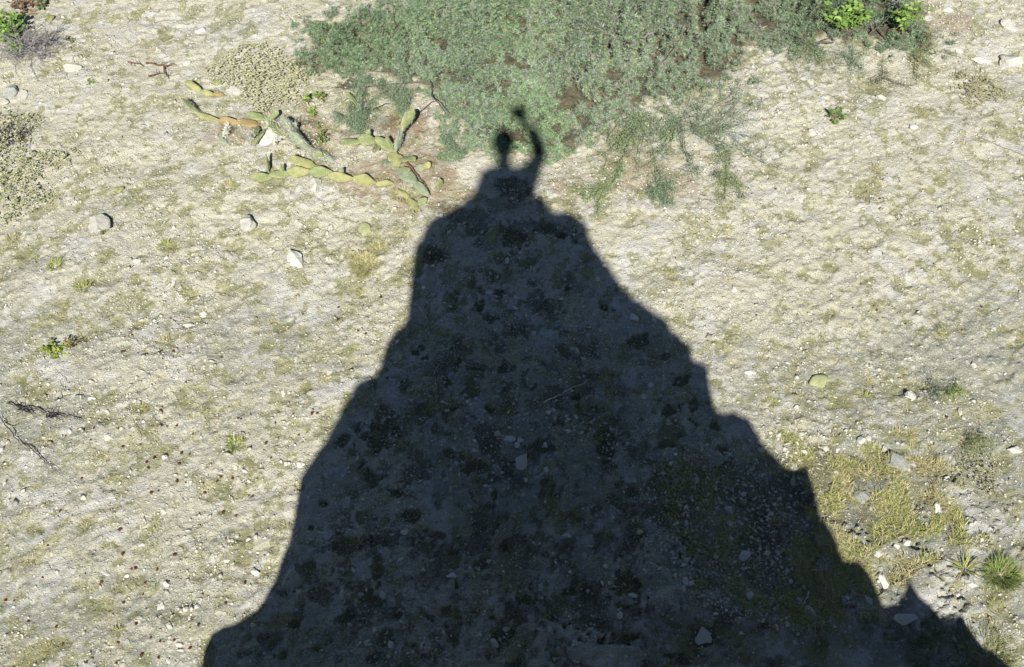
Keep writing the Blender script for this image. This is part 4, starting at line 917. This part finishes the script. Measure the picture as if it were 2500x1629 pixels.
# ------------------------------------------------------------------ twigs and straw
def twig(name, label, lines, mat, rad, side=0, lift=.012, cat='twig'):
    b = at(*lines[0][0]); O = np.array(b); paths, rr = [], []
    for ln in lines:
        P = []
        for (q0, q1) in zip(ln[:-1], ln[1:]):
            a_, c_ = np.array(at(*q0, lift)), np.array(at(*q1, lift))
            for t in np.linspace(0, 1, 5)[:-1]: P.append(a_*(1-t)+c_*t+rng.normal(0, .003, 3))
        P.append(np.array(at(*ln[-1], lift*.4))); paths.append(P); rr.append(rad)
        for s in range(side):
            q = P[R.randrange(1, len(P)-1)]; paths.append(wander(q, (R.uniform(-1, 1), R.uniform(-1, 1), R.uniform(0, .5)), R.uniform(.03, .10), 5, .3)); rr.append(rad*.5)
    V, F = tubes(paths, rr, 6); o = soup(name, V-O, F, mat, smooth=True); o.location = b; tag(o, label, cat); return o
q = lambda ox_, oy_, pts: [(ox_+a/3.808, oy_+b/3.808) for a, b in pts]
twig('dead_branch', 'forked dead brown branch left of the large cushion plant', [q(0,0,[(1200,600),(1340,625)]), q(0,0,[(1370,600),(1500,630),(1560,640),(1645,605)]), q(0,0,[(1530,640),(1535,700),(1575,742)]), q(0,0,[(1390,735),(1525,700)])], M_twig_brown, .008, 2, .03)
twig('dead_branch', 'black lichen-crusted branch entering from the left edge', [q(0,814,[(60,650),(200,690),(350,720),(480,770),(620,790),(780,825)]), q(0,814,[(430,790),(560,790)]), q(0,814,[(150,680),(330,760)])], M_twig_dark, .0045, 16, .02)
twig('dead_branch', 'long thin curved dark branch below the black one at the left edge', [q(0,814,[(0,780),(120,940),(200,1040),(260,1050),(420,1010)]), q(0,814,[(270,1050),(330,1110),(420,1200),(500,1260),(575,1315)])], M_twig_dark, .0038, 5, .02)
twig('dead_branch', 'short crooked dark twig above the black lichen-crusted branch', [q(0,814,[(520,635),(580,605),(665,568)]), q(0,814,[(700,575),(800,585)])], M_twig_dark, .0035, 2, .012)
twig('dead_branch', 'reddish brown fallen stem under the branching prickly pear', [[(c1(1950),c2(850)),(c1(2050),c2(960)),(c1(2150),c2(1065))]], M_twig_brown, .010, 1, .03)
twig('dead_branch', 'thin dark twig crossing the brown soil beside the shrub mat', [[(c1(1990),c2(520)),(c1(2060),c2(460)),(c1(2190),c2(350))], [(c1(1690),c2(435)),(c1(1830),c2(365))]], M_twig_dark, .005, 1, .04)
twig('dead_branch', 'thin dark twig on the pale ground at top left centre', [q(0,0,[(1090,150),(1200,190),(1330,265)]), q(0,0,[(1170,140),(1195,190)])], M_twig_grey, .0028, 1, .012)
twig('dead_branch', 'long thin grey twig at the upper right edge', [[(2390,340),(2430,355),(2510,385)]], M_twig_grey, .0035, 1, .012)
twig('dead_branch', 'bleached branch across the top right shrub', [[(1560,155),(1585,145),(1612,112)]], M_twig_grey, .006, 1, .28)
twig('straw', 'long pale straw lying in the middle of the shadow', [q(1250,814,[(300,635),(420,580),(560,510),(650,465),(715,415)])], M_straw, .0046, 0, .03, 'straw')
twig('straw', 'short bent pale straw near the left edge of the shadow', [q(625,407,[(1505,1308),(1550,1345),(1575,1385),(1592,1422)])], M_straw, .0042, 0, .015, 'straw')
twig('straw', 'short pale straw in the soil hollow inside the shadow', [q(1250,814,[(390,1255),(440,1275)])], M_straw, .0036, 0, .015, 'straw')
twig('straw', 'thin pale straw between white stones in the lower right shade', [q(1875,1221,[(395,830),(360,920),(310,1010)])], M_straw, .003, 0, .04, 'straw')
twig('straw', 'thin pale twig lying flat in the lower middle of the shadow', [q(1250,1221,[(195,515),(255,548),(320,580)])], M_straw, .0036, 0, .015, 'straw')
twig('straw', 'pale curved twig near the upper edge of the soil hollow', [q(1250,1221,[(920,45),(965,70),(1000,98)])], M_straw, .0036, 0, .015, 'straw')
# grey leafless shrub in the top left corner
b = at(75, 120); O = np.array(b); rt_ = empty('leafless_shrub', b, 'grey leafless shrub of tangled bare twigs in the top left corner', 'shrub')
paths, rr = [], []
for k in range(90):
    a = R.uniform(0, 6.28); w = wander((b.x+R.uniform(-.14, .10), b.y+R.uniform(-.12, .10), b.z+.01), (math.cos(a), math.sin(a)*.8, R.uniform(.1, .9)), R.uniform(.12, .36), 9, .16); paths.append(w); rr.append(.0035)
    for s in range(5):
        p = w[R.randrange(3, 9)]; paths.append(wander(p, (R.uniform(-1, 1), R.uniform(-1, 1), R.uniform(-.2, .6)), R.uniform(.05, .14), 6, .2)); rr.append(.0018)
V, F = tubes(paths, rr, 5); soup('twigs', V-O, F, M_twig_grey, rt_)
b = at(25, 345); O = np.array(b); rt_ = empty('leafless_shrub', b, 'dark wiry tangle of bare twigs over the cushion plant at the left edge', 'shrub')
paths, rr = [], []
for k in range(30):
    a = R.uniform(0, 6.28); w = wander((b.x, b.y, b.z+.03), (math.cos(a), math.sin(a)*.8, R.uniform(.05, .4)), R.uniform(.12, .32), 9, .16); paths.append(w); rr.append(.0028)
    for s in range(3):
        p = w[R.randrange(3, 9)]; paths.append(wander(p, (R.uniform(-1, 1), R.uniform(-1, 1), R.uniform(-.2, .3)), R.uniform(.04, .1), 6, .2)); rr.append(.0015)
V, F = tubes(paths, rr, 5); soup('twigs', V-O, F, M_twig_dark, rt_)

# ------------------------------------------------------------------ stones
import bmesh
def stone_mesh(sub=3, seed=0, flat=.6, rough=.16, facet=5):
    bm = bmesh.new(); bmesh.ops.create_icosphere(bm, subdivisions=sub, radius=1.0)
    rr = random.Random(seed); pl = [(Vector((rr.uniform(-1, 1), rr.uniform(-1, 1), rr.uniform(-1, 1))).normalized(), rr.uniform(.45, .8)) for _ in range(facet+4)]
    from mathutils import noise as mn
    for v in bm.verts:
        p = v.co.copy()
        for nrm, d in pl:
            t = p.dot(nrm)
            if t > d: p -= nrm*(t-d)*1.0
        k = 1+rough*mn.fractal(v.co*1.6+Vector((seed*3.1, 0, 0)), 1.0, 2.0, 3)+rough*.35*mn.noise(v.co*6+Vector((0, seed, 0)))
        v.co = Vector((p.x*k, p.y*k, p.z*k*flat))
    me = bpy.data.meshes.new('stone'); bm.to_mesh(me); bm.free()
    for p in me.polygons: p.use_smooth = False
    return me
STM = [stone_mesh(3, s, R.uniform(.45, .75), .22) for s in range(14)]
SMM = [stone_mesh(2, 40+s, R.uniform(.45, .8), .34, 9) for s in range(14)]
def place_stone(px, py, w, h, label, mat=M_stone, name='stone', z=.25, mi=None, grp=None, meshes=STM, rot=None):
    me = meshes[R.randrange(len(meshes)) if mi is None else mi]
    me = me.copy(); me.materials.append(mat)
    o = bpy.data.objects.new(name, me); k = PPM(px, py); a = w/k*.58; c = h/k*.58*1.12; s = min(a, c)
    o.scale = (a, c, s*R.uniform(.75, 1.0)); g = at(px, py); o.location = (g.x, g.y, g.z+s*z); o.rotation_euler = (R.uniform(-.15, .15), R.uniform(-.15, .15), R.uniform(-.3, .3) if rot is None else rot)
    link(o); tag(o, label, 'stone', grp); return o
ST = [(720,632,43,50,'largest white rounded stone on the sunny left, casting a dark shadow',M_white,.5,'stone',.45),
(603,549,40,46,'squarish grey-white stone above left of the largest white stone',M_stone,1.1,'stone',.2),
(248,560,50,55,'flat angular pale stone with a herb on it at far left',M_stone,.8,'stone',.5),
(485,72,30,20,'smooth oval white stone near the top left',M_white,.35,'stone',.1),(455,152,26,18,'flat white stone right of the forked dead branch',M_white,.3,'stone',0),
(571,226,34,24,'white stone half buried in the edge of the large cushion plant',M_white,.3,'stone',0),(27,228,48,42,'blocky pale stone against the left edge above the cushion plant',M_grey,.3,'stone',.2),
(58,238,22,26,'tilted pale stone beside the blocky stone at left',M_stone,.3,'stone',0),(12,252,22,18,'pale stone touching the left edge under the blocky stone',M_stone,.3,'stone',0),(170,145,26,20,'pale angular stone below the small dark herb at upper left',M_stone,.3,'stone',0),
(178,170,46,22,'long pale flat stone left of the tiny flat herb',M_stone,.3,'stone',0),(773,455,36,46,'thin leaf-shaped pale slab below the row of seven pads',M_stone,.3,'slab',-.5),(652,342,30,52,'white upright slab beside the bristly cactus',M_white,.5,'slab',-.4),
(1273,1128,26,42,'pale knobbly stone in the middle of the shadow',M_stone,.5,'stone',-.3),(1718,1548,40,44,'pale triangular stone in the lower shadow',M_stone,.4,'stone',.2),
(2211,1514,58,28,'long pale block lying in shade at lower right',M_white,.5,'stone',.05),(2362,1428,36,30,'knobbly white stone in front of the spiky tuft',M_white,.5,'stone',-.4),(2380,1404,12,15,'small white stone right of the spiky tuft',M_white,.5,'stone',0),(2334,1454,13,13,'small white stone below the knobbly white stone',M_white,.5,'stone',0),
(2219,966,24,26,'white pointed stone with dark shadow on the grey right side',M_white,.5,'stone',.2),(2378,888,14,15,'small round white stone near the right edge',M_white,.4,'stone',0),(2342,1008,11,18,'narrow pale stone left of the upright shade near the right edge',M_stone,.4,'stone',0),
(2478,1101,30,17,'white oval stone at the right edge',M_white,.4,'stone',0),(2160,1416,24,40,'white ragged stone touching the shadow edge at lower right',M_white,.5,'stone',.3),(2146,1350,22,22,'white stone on the lower edge of the grassy hollow',M_white,.5,'stone',0),
(2214,1325,20,22,'white stone right of its neighbour on the lower grass edge',M_white,.5,'stone',0),(2190,1330,18,16,'small white stone between two others on the lower grass edge',M_white,.5,'stone',0),(2292,1238,20,26,'white stone at the right rim of the grassy hollow',M_white,.4,'stone',0),
(2234,1130,16,20,'white pebble-like stone beside the grey boulder in the grass',M_white,.4,'stone',.2),(2218,1144,14,12,'small white stone touching the grey boulder in the grass',M_white,.4,'stone',0),(2182,1128,60,52,'grey crusted boulder bedded in the middle of the grass',M_grey,.1,'boulder',.2),(2308,1168,26,14,'narrow white stone in the grass right of the grey boulder',M_white,.4,'stone',.3),
(2112,1208,42,36,'pale crumbly boulder at the left of the grass below the grey boulder',M_grey,.15,'boulder',0),(2462,150,62,52,'big pale boulder near the upper right edge',M_stone,.2,'boulder',-.5),(2397,148,42,20,'long white stone left of the big pale boulder',M_white,.3,'stone',0),(2470,75,34,12,'thin white stone at the upper right edge',M_white,.3,'stone',-.2),
(2460,60,34,26,'pale stone above the big pale boulder',M_stone,.2,'stone',.3),(2340,125,20,14,'small white stone right of the thin yellowing sprig',M_white,.4,'stone',0),(2262,48,22,18,'white stone right of the light green plant',M_white,.4,'stone',0),(2315,28,22,12,'white stone near the top edge at right',M_white,.4,'stone',0),(2150,242,24,20,'pale rounded stone right of the pale rubble at upper right',M_stone,.3,'stone',0),
(2228,313,22,15,'white oval stone on grey ground at upper right',M_white,.3,'stone',0),(1985,323,24,18,'flat pale stone below left of the compact dark green plant',M_stone,.2,'stone',0),(1985,1488,24,30,'pale double-lumped stone in the lower right shade',M_white,.5,'stone',.2),(1958,1460,17,15,'white stone left above the double-lumped stone in shade',M_white,.5,'stone',0),
(1934,1470,14,14,'small white stone left of its neighbour in the lower right shade',M_white,.5,'stone',0),(2120,1463,16,24,'pale slanting stone in shade near the shadow notch',M_white,.5,'stone',.4),(2074,1457,14,14,'small pale stone in shade left of the slanting stone',M_white,.5,'stone',0),(1960,1505,14,13,'small pale stone below the double-lumped stone',M_white,.5,'stone',0),
(1923,1523,14,13,'small pale stone on the dark slab edge',M_white,.5,'stone',0),(2012,1517,14,14,'little pale stone right of the dark slab edge stones',M_white,.5,'stone',0),(1820,1351,34,18,'pale cylinder-shaped stone in the shaded grass hollow',M_white,.5,'stone',.5),(1836,1447,20,21,'round pale stone low in the shaded hollow',M_white,.5,'stone',0),(1677,1360,20,12,'small flat pale stone at the left of the shaded hollow',M_white,.4,'stone',.2),
(1674,1418,15,20,'pale stone on the left slope of the shaded hollow',M_white,.4,'stone',0),(1668,1438,10,14,'smaller pale stone under the one on the left slope of the hollow',M_white,.4,'stone',0),(1785,1239,14,18,'pale stone at the top of the shaded hollow',M_white,.4,'stone',0),(1786,1271,14,20,'pale wedge stone in the upper shaded hollow',M_white,.4,'stone',.3),
(1678,1272,14,18,'pale triangular chip left in the upper shaded hollow',M_white,.4,'stone',0),(1385,1304,18,18,'pale stone in the lower middle of the shadow',M_white,.4,'stone',.5),(1546,1452,28,10,'long thin pale stone in a mossy hollow of the shadow',M_white,.4,'stone',-.2),(1513,1502,16,15,'small pale angular stone above the bottom slab',M_white,.4,'stone',0),
(1103,1404,25,14,'bright white flattish stone in the lower left of the shadow',M_white,.5,'stone',0),(837,1452,15,26,'elongated pale stone in the left of the shadow',M_stone,.4,'stone',-.2),(833,1391,16,12,'pale oval stone in a mossy hollow at left of the shadow',M_stone,.4,'stone',0),(880,1453,16,8,'small pale stone right of the elongated pale stone',M_stone,.4,'stone',0),(1170,1548,14,12,'white stone in a hollow at the bottom of the shadow',M_white,.4,'stone',0),
(1237,1533,18,16,'pinkish pale stone at the bottom middle of the shadow',M_stone,.4,'stone',0),(1334,1143,11,15,'small pale stone right of the knobbly stone in the shadow',M_white,.4,'stone',0),(1263,1083,14,14,'pale stone above left of the knobbly stone in the shadow',M_white,.4,'stone',0),(1243,1070,26,14,'cluster-like pale stone above the knobbly stone in the shadow',M_white,.4,'stone',0),
(1573,967,14,12,'bright small stone in the right half of the shadow',M_white,.4,'stone',0),(1591,936,15,14,'pale round stone in the right half of the shadow',M_white,.3,'stone',0),(1407,1012,10,14,'small upright pale stone in a long mossy hollow',M_white,.4,'stone',0),(1494,1042,14,8,'small pale flat stone below the long mossy hollow',M_white,.4,'stone',0),
(1545,776,20,26,'bright white angular stone near the right edge of the shadow',M_white,.5,'stone',.3),(1597,781,12,14,'small white stone right of the bright angular one near the shadow edge',M_white,.5,'stone',0),(1474,648,12,14,'small white stone in the upper right of the shadow',M_white,.5,'stone',0),(1460,679,12,12,'small white stone below its neighbour in the upper right of the shadow',M_white,.5,'stone',0),
(1238,635,14,18,'upright white stone in the upper shadow',M_white,.5,'stone',-.3),(1264,580,0.1,0.1,'',M_white,.5,'stone',0),(1460,910,26,10,'',M_stone,.3,'stone',0),(2260,1590,0.1,0.1,'',M_stone,.3,'stone',0),(1833,908,28,14,'flat whitish stone right of the shadow edge',M_white,.2,'stone',0),
(805,553,14,16,'small white stone with reddish rim left of the lone round pad',M_white,.4,'stone',0),(664,611,22,12,'flat white stone left above the largest white stone',M_white,.3,'stone',0),(455,788,32,12,'thin white stone on the middle left ground',M_white,.3,'stone',.1),(422,690,12,18,'pointed white stone on the left ground',M_white,.5,'stone',0),(335,640,20,12,'small white stone on the left ground below the flat angular stone',M_white,.3,'stone',0),
(268,1070,24,16,'white angular stone low on the left side',M_white,.4,'stone',.4),(222,972,20,10,'small flat white stone on the left near the black branch',M_white,.3,'stone',0),(263,1004,13,12,'round white stone beside the black branch tip',M_white,.4,'stone',0),(172,1057,12,12,'small white stone left of the white angular stone',M_white,.4,'stone',0),(401,1251,13,12,'small white stone on the lower left ground',M_white,.4,'stone',0),
(349,1333,17,9,'flat white stone on the lower left ground',M_white,.4,'stone',0),(262,1403,25,15,'white flattened stone with dark rim at lower left',M_white,.4,'stone',-.3),(410,1430,14,13,'small squarish white stone at lower left',M_white,.4,'stone',0),(623,1400,26,18,'white stone near the lower left shadow edge',M_white,.4,'stone',-.4),(733,1135,18,14,'white oval stone by the left shadow edge',M_white,.4,'stone',0),(701,1134,16,10,'smaller white stone beside the oval one at the left shadow edge',M_white,.4,'stone',0),
(402,1116,14,12,'small white stone in the middle of the lower left ground',M_white,.4,'stone',0),(600,1152,16,12,'white stone left of the shadow edge, middle height',M_white,.4,'stone',0),(690,956,12,20,'white rounded stone on the ground left of the shadow',M_white,.3,'stone',0),(802,908,18,10,'white stone on the ground close to the left shadow edge',M_white,.3,'stone',0),(1900,1060,16,16,'white stone at the upper left rim of the grass',M_white,.4,'stone',0),(2100,1078,24,16,'white stone at the upper rim of the grassy hollow',M_white,.4,'stone',.3),(2120,1070,14,14,'white stone right beside another at the grass rim',M_white,.4,'stone',0),(1968,1098,20,16,'white stone in the rubble left above the grass',M_white,.4,'stone',0),(2020,1090,16,18,'white stone in the rubble straight above the grass',M_white,.4,'stone',0),(1958,1058,18,12,'flat white stone at the top of the rubble above the grass',M_white,.4,'stone',0),(2045,1147,14,12,'white stone in the left of the grass',M_white,.4,'stone',0),(2284,1172,22,12,'',M_white,.4,'stone',0),(1945,1135,20,14,'white stone on the shadow tip above the shaded hollow',M_white,.4,'stone',0)]
for (px, py, w, h, lab, mt, z, nm, rot) in ST:
    if not lab or w < 1: continue
    place_stone(px, py, w, h, lab, mt, nm, z*.6, rot=rot)
# loose pebbles: individuals where they show largest
pm = []
for s in range(14):
    me = SMM[s]; me.materials.append((M_stone, M_white, M_white)[s % 3]); pm.append(me)
cnt = 0
tries = 0
DRIFT = [(1265,1060,28,18),(1390,1025,60,25),(1500,1070,60,30),(1720,1190,50,40),(1780,1270,60,50),(1900,1470,70,25),(1990,1500,60,25),(1960,1080,60,25),(2060,1060,50,18),(1080,560,60,30),(1130,640,50,30),(600,1330,30,30),(690,1010,40,40),(430,1540,40,40),(1300,720,60,40),(1000,1590,60,25),(2330,110,60,40),(2150,190,60,25),(1100,980,60,40)]
while cnt < 285 and tries < 20000:
    tries += 1
    px = R.uniform(0, 2500); py = R.uniform(60, 1629); g = gpt(px, py)
    if inpoly(np.array([g.x]), np.array([g.y]), PB)[0] > 0: continue
    inb = inpoly(np.array([g.x]), np.array([g.y]), BASG)[0] > -.05
    if R.random() < .55:
        c_ = R.choice(DRIFT); px = R.gauss(c_[0], c_[2]); py = R.gauss(c_[1], c_[3]); g = gpt(px, py); inb = True
        if not (0 < px < 2500 and 60 < py < 1625): continue
    d = float(fbm(np.array([g.x]), np.array([g.y]), 3.0, 2, 91)[0])
    if R.random() > (1.0 if inb and px < 2000 else .6 if inb else .03+2.6*max(0, d-.5)*2): continue
    o = bpy.data.objects.new('pebble', pm[R.randrange(14)]); s = min(.032, R.lognormvariate(-4.35, .36))
    o.scale = (s*R.uniform(.8, 1.5), s*R.uniform(.8, 1.2), s*.9); o.location = at(px, py, s*.15); o.rotation_euler = (R.uniform(-.3, .3), R.uniform(-.3, .3), R.uniform(0, 6.28)); link(o)
    rg = region(px, py); tag(o, 'small loose whitish pebble '+rg, 'pebble', 'loose pebbles '+rg); cnt += 1; PEB.append((o, px, py))
# fine gravel: nobody could count it
n = 170000; x = rng.uniform(-4.95, 4.95, n); y = rng.uniform(1.1, 7.6, n)
pxx, pyy = to_px(x, y)
drf = sum(np.exp(-((pxx-a)/(c*1.6))**2-((pyy-b)/(d*1.6))**2) for a, b, c, d in [(1390,1025,60,25),(1500,1070,60,30),(1720,1190,50,40),(1780,1270,60,50),(1900,1470,70,25),(1990,1500,60,25),(1960,1080,60,25),(2060,1060,50,18),(1100,590,60,40),(1560,1240,60,40),(1000,1590,60,25),(1150,980,80,40),(2380,90,90,50)])
pr = .16+1.2*drf+2.0*np.clip(fbm(x, y, 2.6, 3, 92)-.47, 0, 1)*3+.5*(sample(moss, x, y) > .6)+1.0*(inpoly(x, y, BASG) > -.03)*ss(2200, 1800, pxx)
k = (rng.uniform(0, 1, n) < pr*.7) & (inpoly(x, y, PB) < 0.05); x, y = x[k], y[k]; n = len(x)
octa = np.array([[1, 0, 0], [0, 1, 0], [-1, 0, 0], [0, -1, 0], [0, 0, .7], [0, 0, -.5]], float)
OF = np.array([[0, 1, 4], [1, 2, 4], [2, 3, 4], [3, 0, 4], [1, 0, 5], [2, 1, 5], [3, 2, 5], [0, 3, 5]])
inb_ = (inpoly(x, y, BASG) > -.03) & (to_px(x, y)[0] < 1980)
sz = np.minimum(np.exp(rng.normal(-5.40, .52, n)+np.where(inb_, .45, 0)), .019); th = rng.uniform(0, 6.28, n)
Vv = octa[None]*sz[:, None, None]*np.stack([rng.uniform(.7, 1.7, n), rng.uniform(.5, 1.0, n), rng.uniform(.5, 1.0, n)], -1)[:, None, :]*(1+rng.uniform(-.45, .45, (n, 6, 3)))
c_, s_ = np.cos(th)[:, None], np.sin(th)[:, None]
Vr = np.stack([Vv[:, :, 0]*c_-Vv[:, :, 1]*s_, Vv[:, :, 0]*s_+Vv[:, :, 1]*c_, Vv[:, :, 2]], -1)+np.stack([x, y, sample(HT, x, y)+sz*.2], -1)[:, None, :]
Ff = (np.arange(n)[:, None, None]*6+OF[None]).reshape(-1, 3)
cc = np.array([(0.61,0.575,0.48),(0.54,0.50,0.40),(0.40,0.38,0.32),(0.70,0.68,0.61),(0.34,0.28,0.20)])[rng.choice(5, n, p=[.28,.27,.24,.11,.10])]*(1+rng.normal(0, .08, (n, 1)))
tag(soup('gravel', Vr.reshape(-1, 3), Ff, M_gravel, None, np.repeat(np.clip(cc, .02, .8), 6, 0)), 'fine pale limestone gravel scattered over the ground', 'gravel', kind='stuff')
# dark reddish pellets standing in for small shaded holes in the ground
PEL = q(0,814,[(1225,10),(1130,175),(1155,165),(1500,155),(1615,165),(2055,222),(1520,243),(1735,453),(2285,470),(880,893),(1105,890),(1550,858),(1640,855),(2215,790),(2240,795),(620,962),(850,1000),(1140,1052),(1305,1032),(1685,1105),(1365,1195),(1430,1155),(1670,1215),(1765,1128),(2165,1350),(2025,1380),(2055,1338),(1650,1375),(1735,1395),(1480,1475),(1415,1492),(2310,1500),(2345,1503),(30,1195),(765,1352),(1380,1245),(1905,1480)]) + \
  q(0,1221,[(570,110),(1140,280),(1125,290),(2075,115),(2195,140),(450,425),(1155,515),(1640,515),(1625,520),(2105,365),(1235,645),(1270,643),(395,715),(955,770),(1355,775),(1580,765),(1895,885),(1340,880),(1155,960),(2290,785),(40,922),(130,930),(1280,1165),(530,1187),(270,1132),(1790,1115),(1860,1185),(1640,1320),(1510,1335),(1785,1395),(590,1340),(1490,1480),(820,1520),(1100,1527),(1330,1450),(1470,652),(2110,970),(1115,1333),(1425,1298)]) + \
  q(625,407,[(995,1275),(1160,1210),(765,1285),(430,1350),(950,1525),(1020,1540),(755,1418)]) + q(625,814,[(350,755),(525,750),(570,750),(180,828),(95,1015),(400,945),(530,708),(145,1160)]) + \
  q(1875,407,[(65,225),(1100,75),(1037,298),(320,650),(985,1290),(1010,1330),(785,1313),(1540,900),(1787,960),(1287,1447),(2000,1275)]) + q(1875,814,[(265,555),(1660,778),(1540,1020)]) + q(1250,407,[(1520,850),(1675,1108),(2000,845)])
pmm = [stone_mesh(1, 90+i, .7, .2) for i in range(5)]
for m_ in pmm: m_.materials.append(M_brown)
for (px, py) in PEL:
    o = bpy.data.objects.new('hole_pellet', pmm[R.randrange(5)]); s = R.uniform(.008, .0145); o.scale = (s*1.2, s, s*.7); o.location = at(px, py, s*.3); o.rotation_euler = (0, 0, R.uniform(0, 6.28)); link(o)
    rg = region(px, py); tag(o, 'tiny dark reddish brown pellet standing in for a shaded hole '+rg, 'hole pellet', 'dark hole pellets '+rg); HOLEP.append((o, px, py))

single_out(TUF, 'short dry olive tuft'); single_out(PEB, 'loose pale pebble'); single_out(HOLEP, 'dark red-brown pellet standing in for a shaded hole')
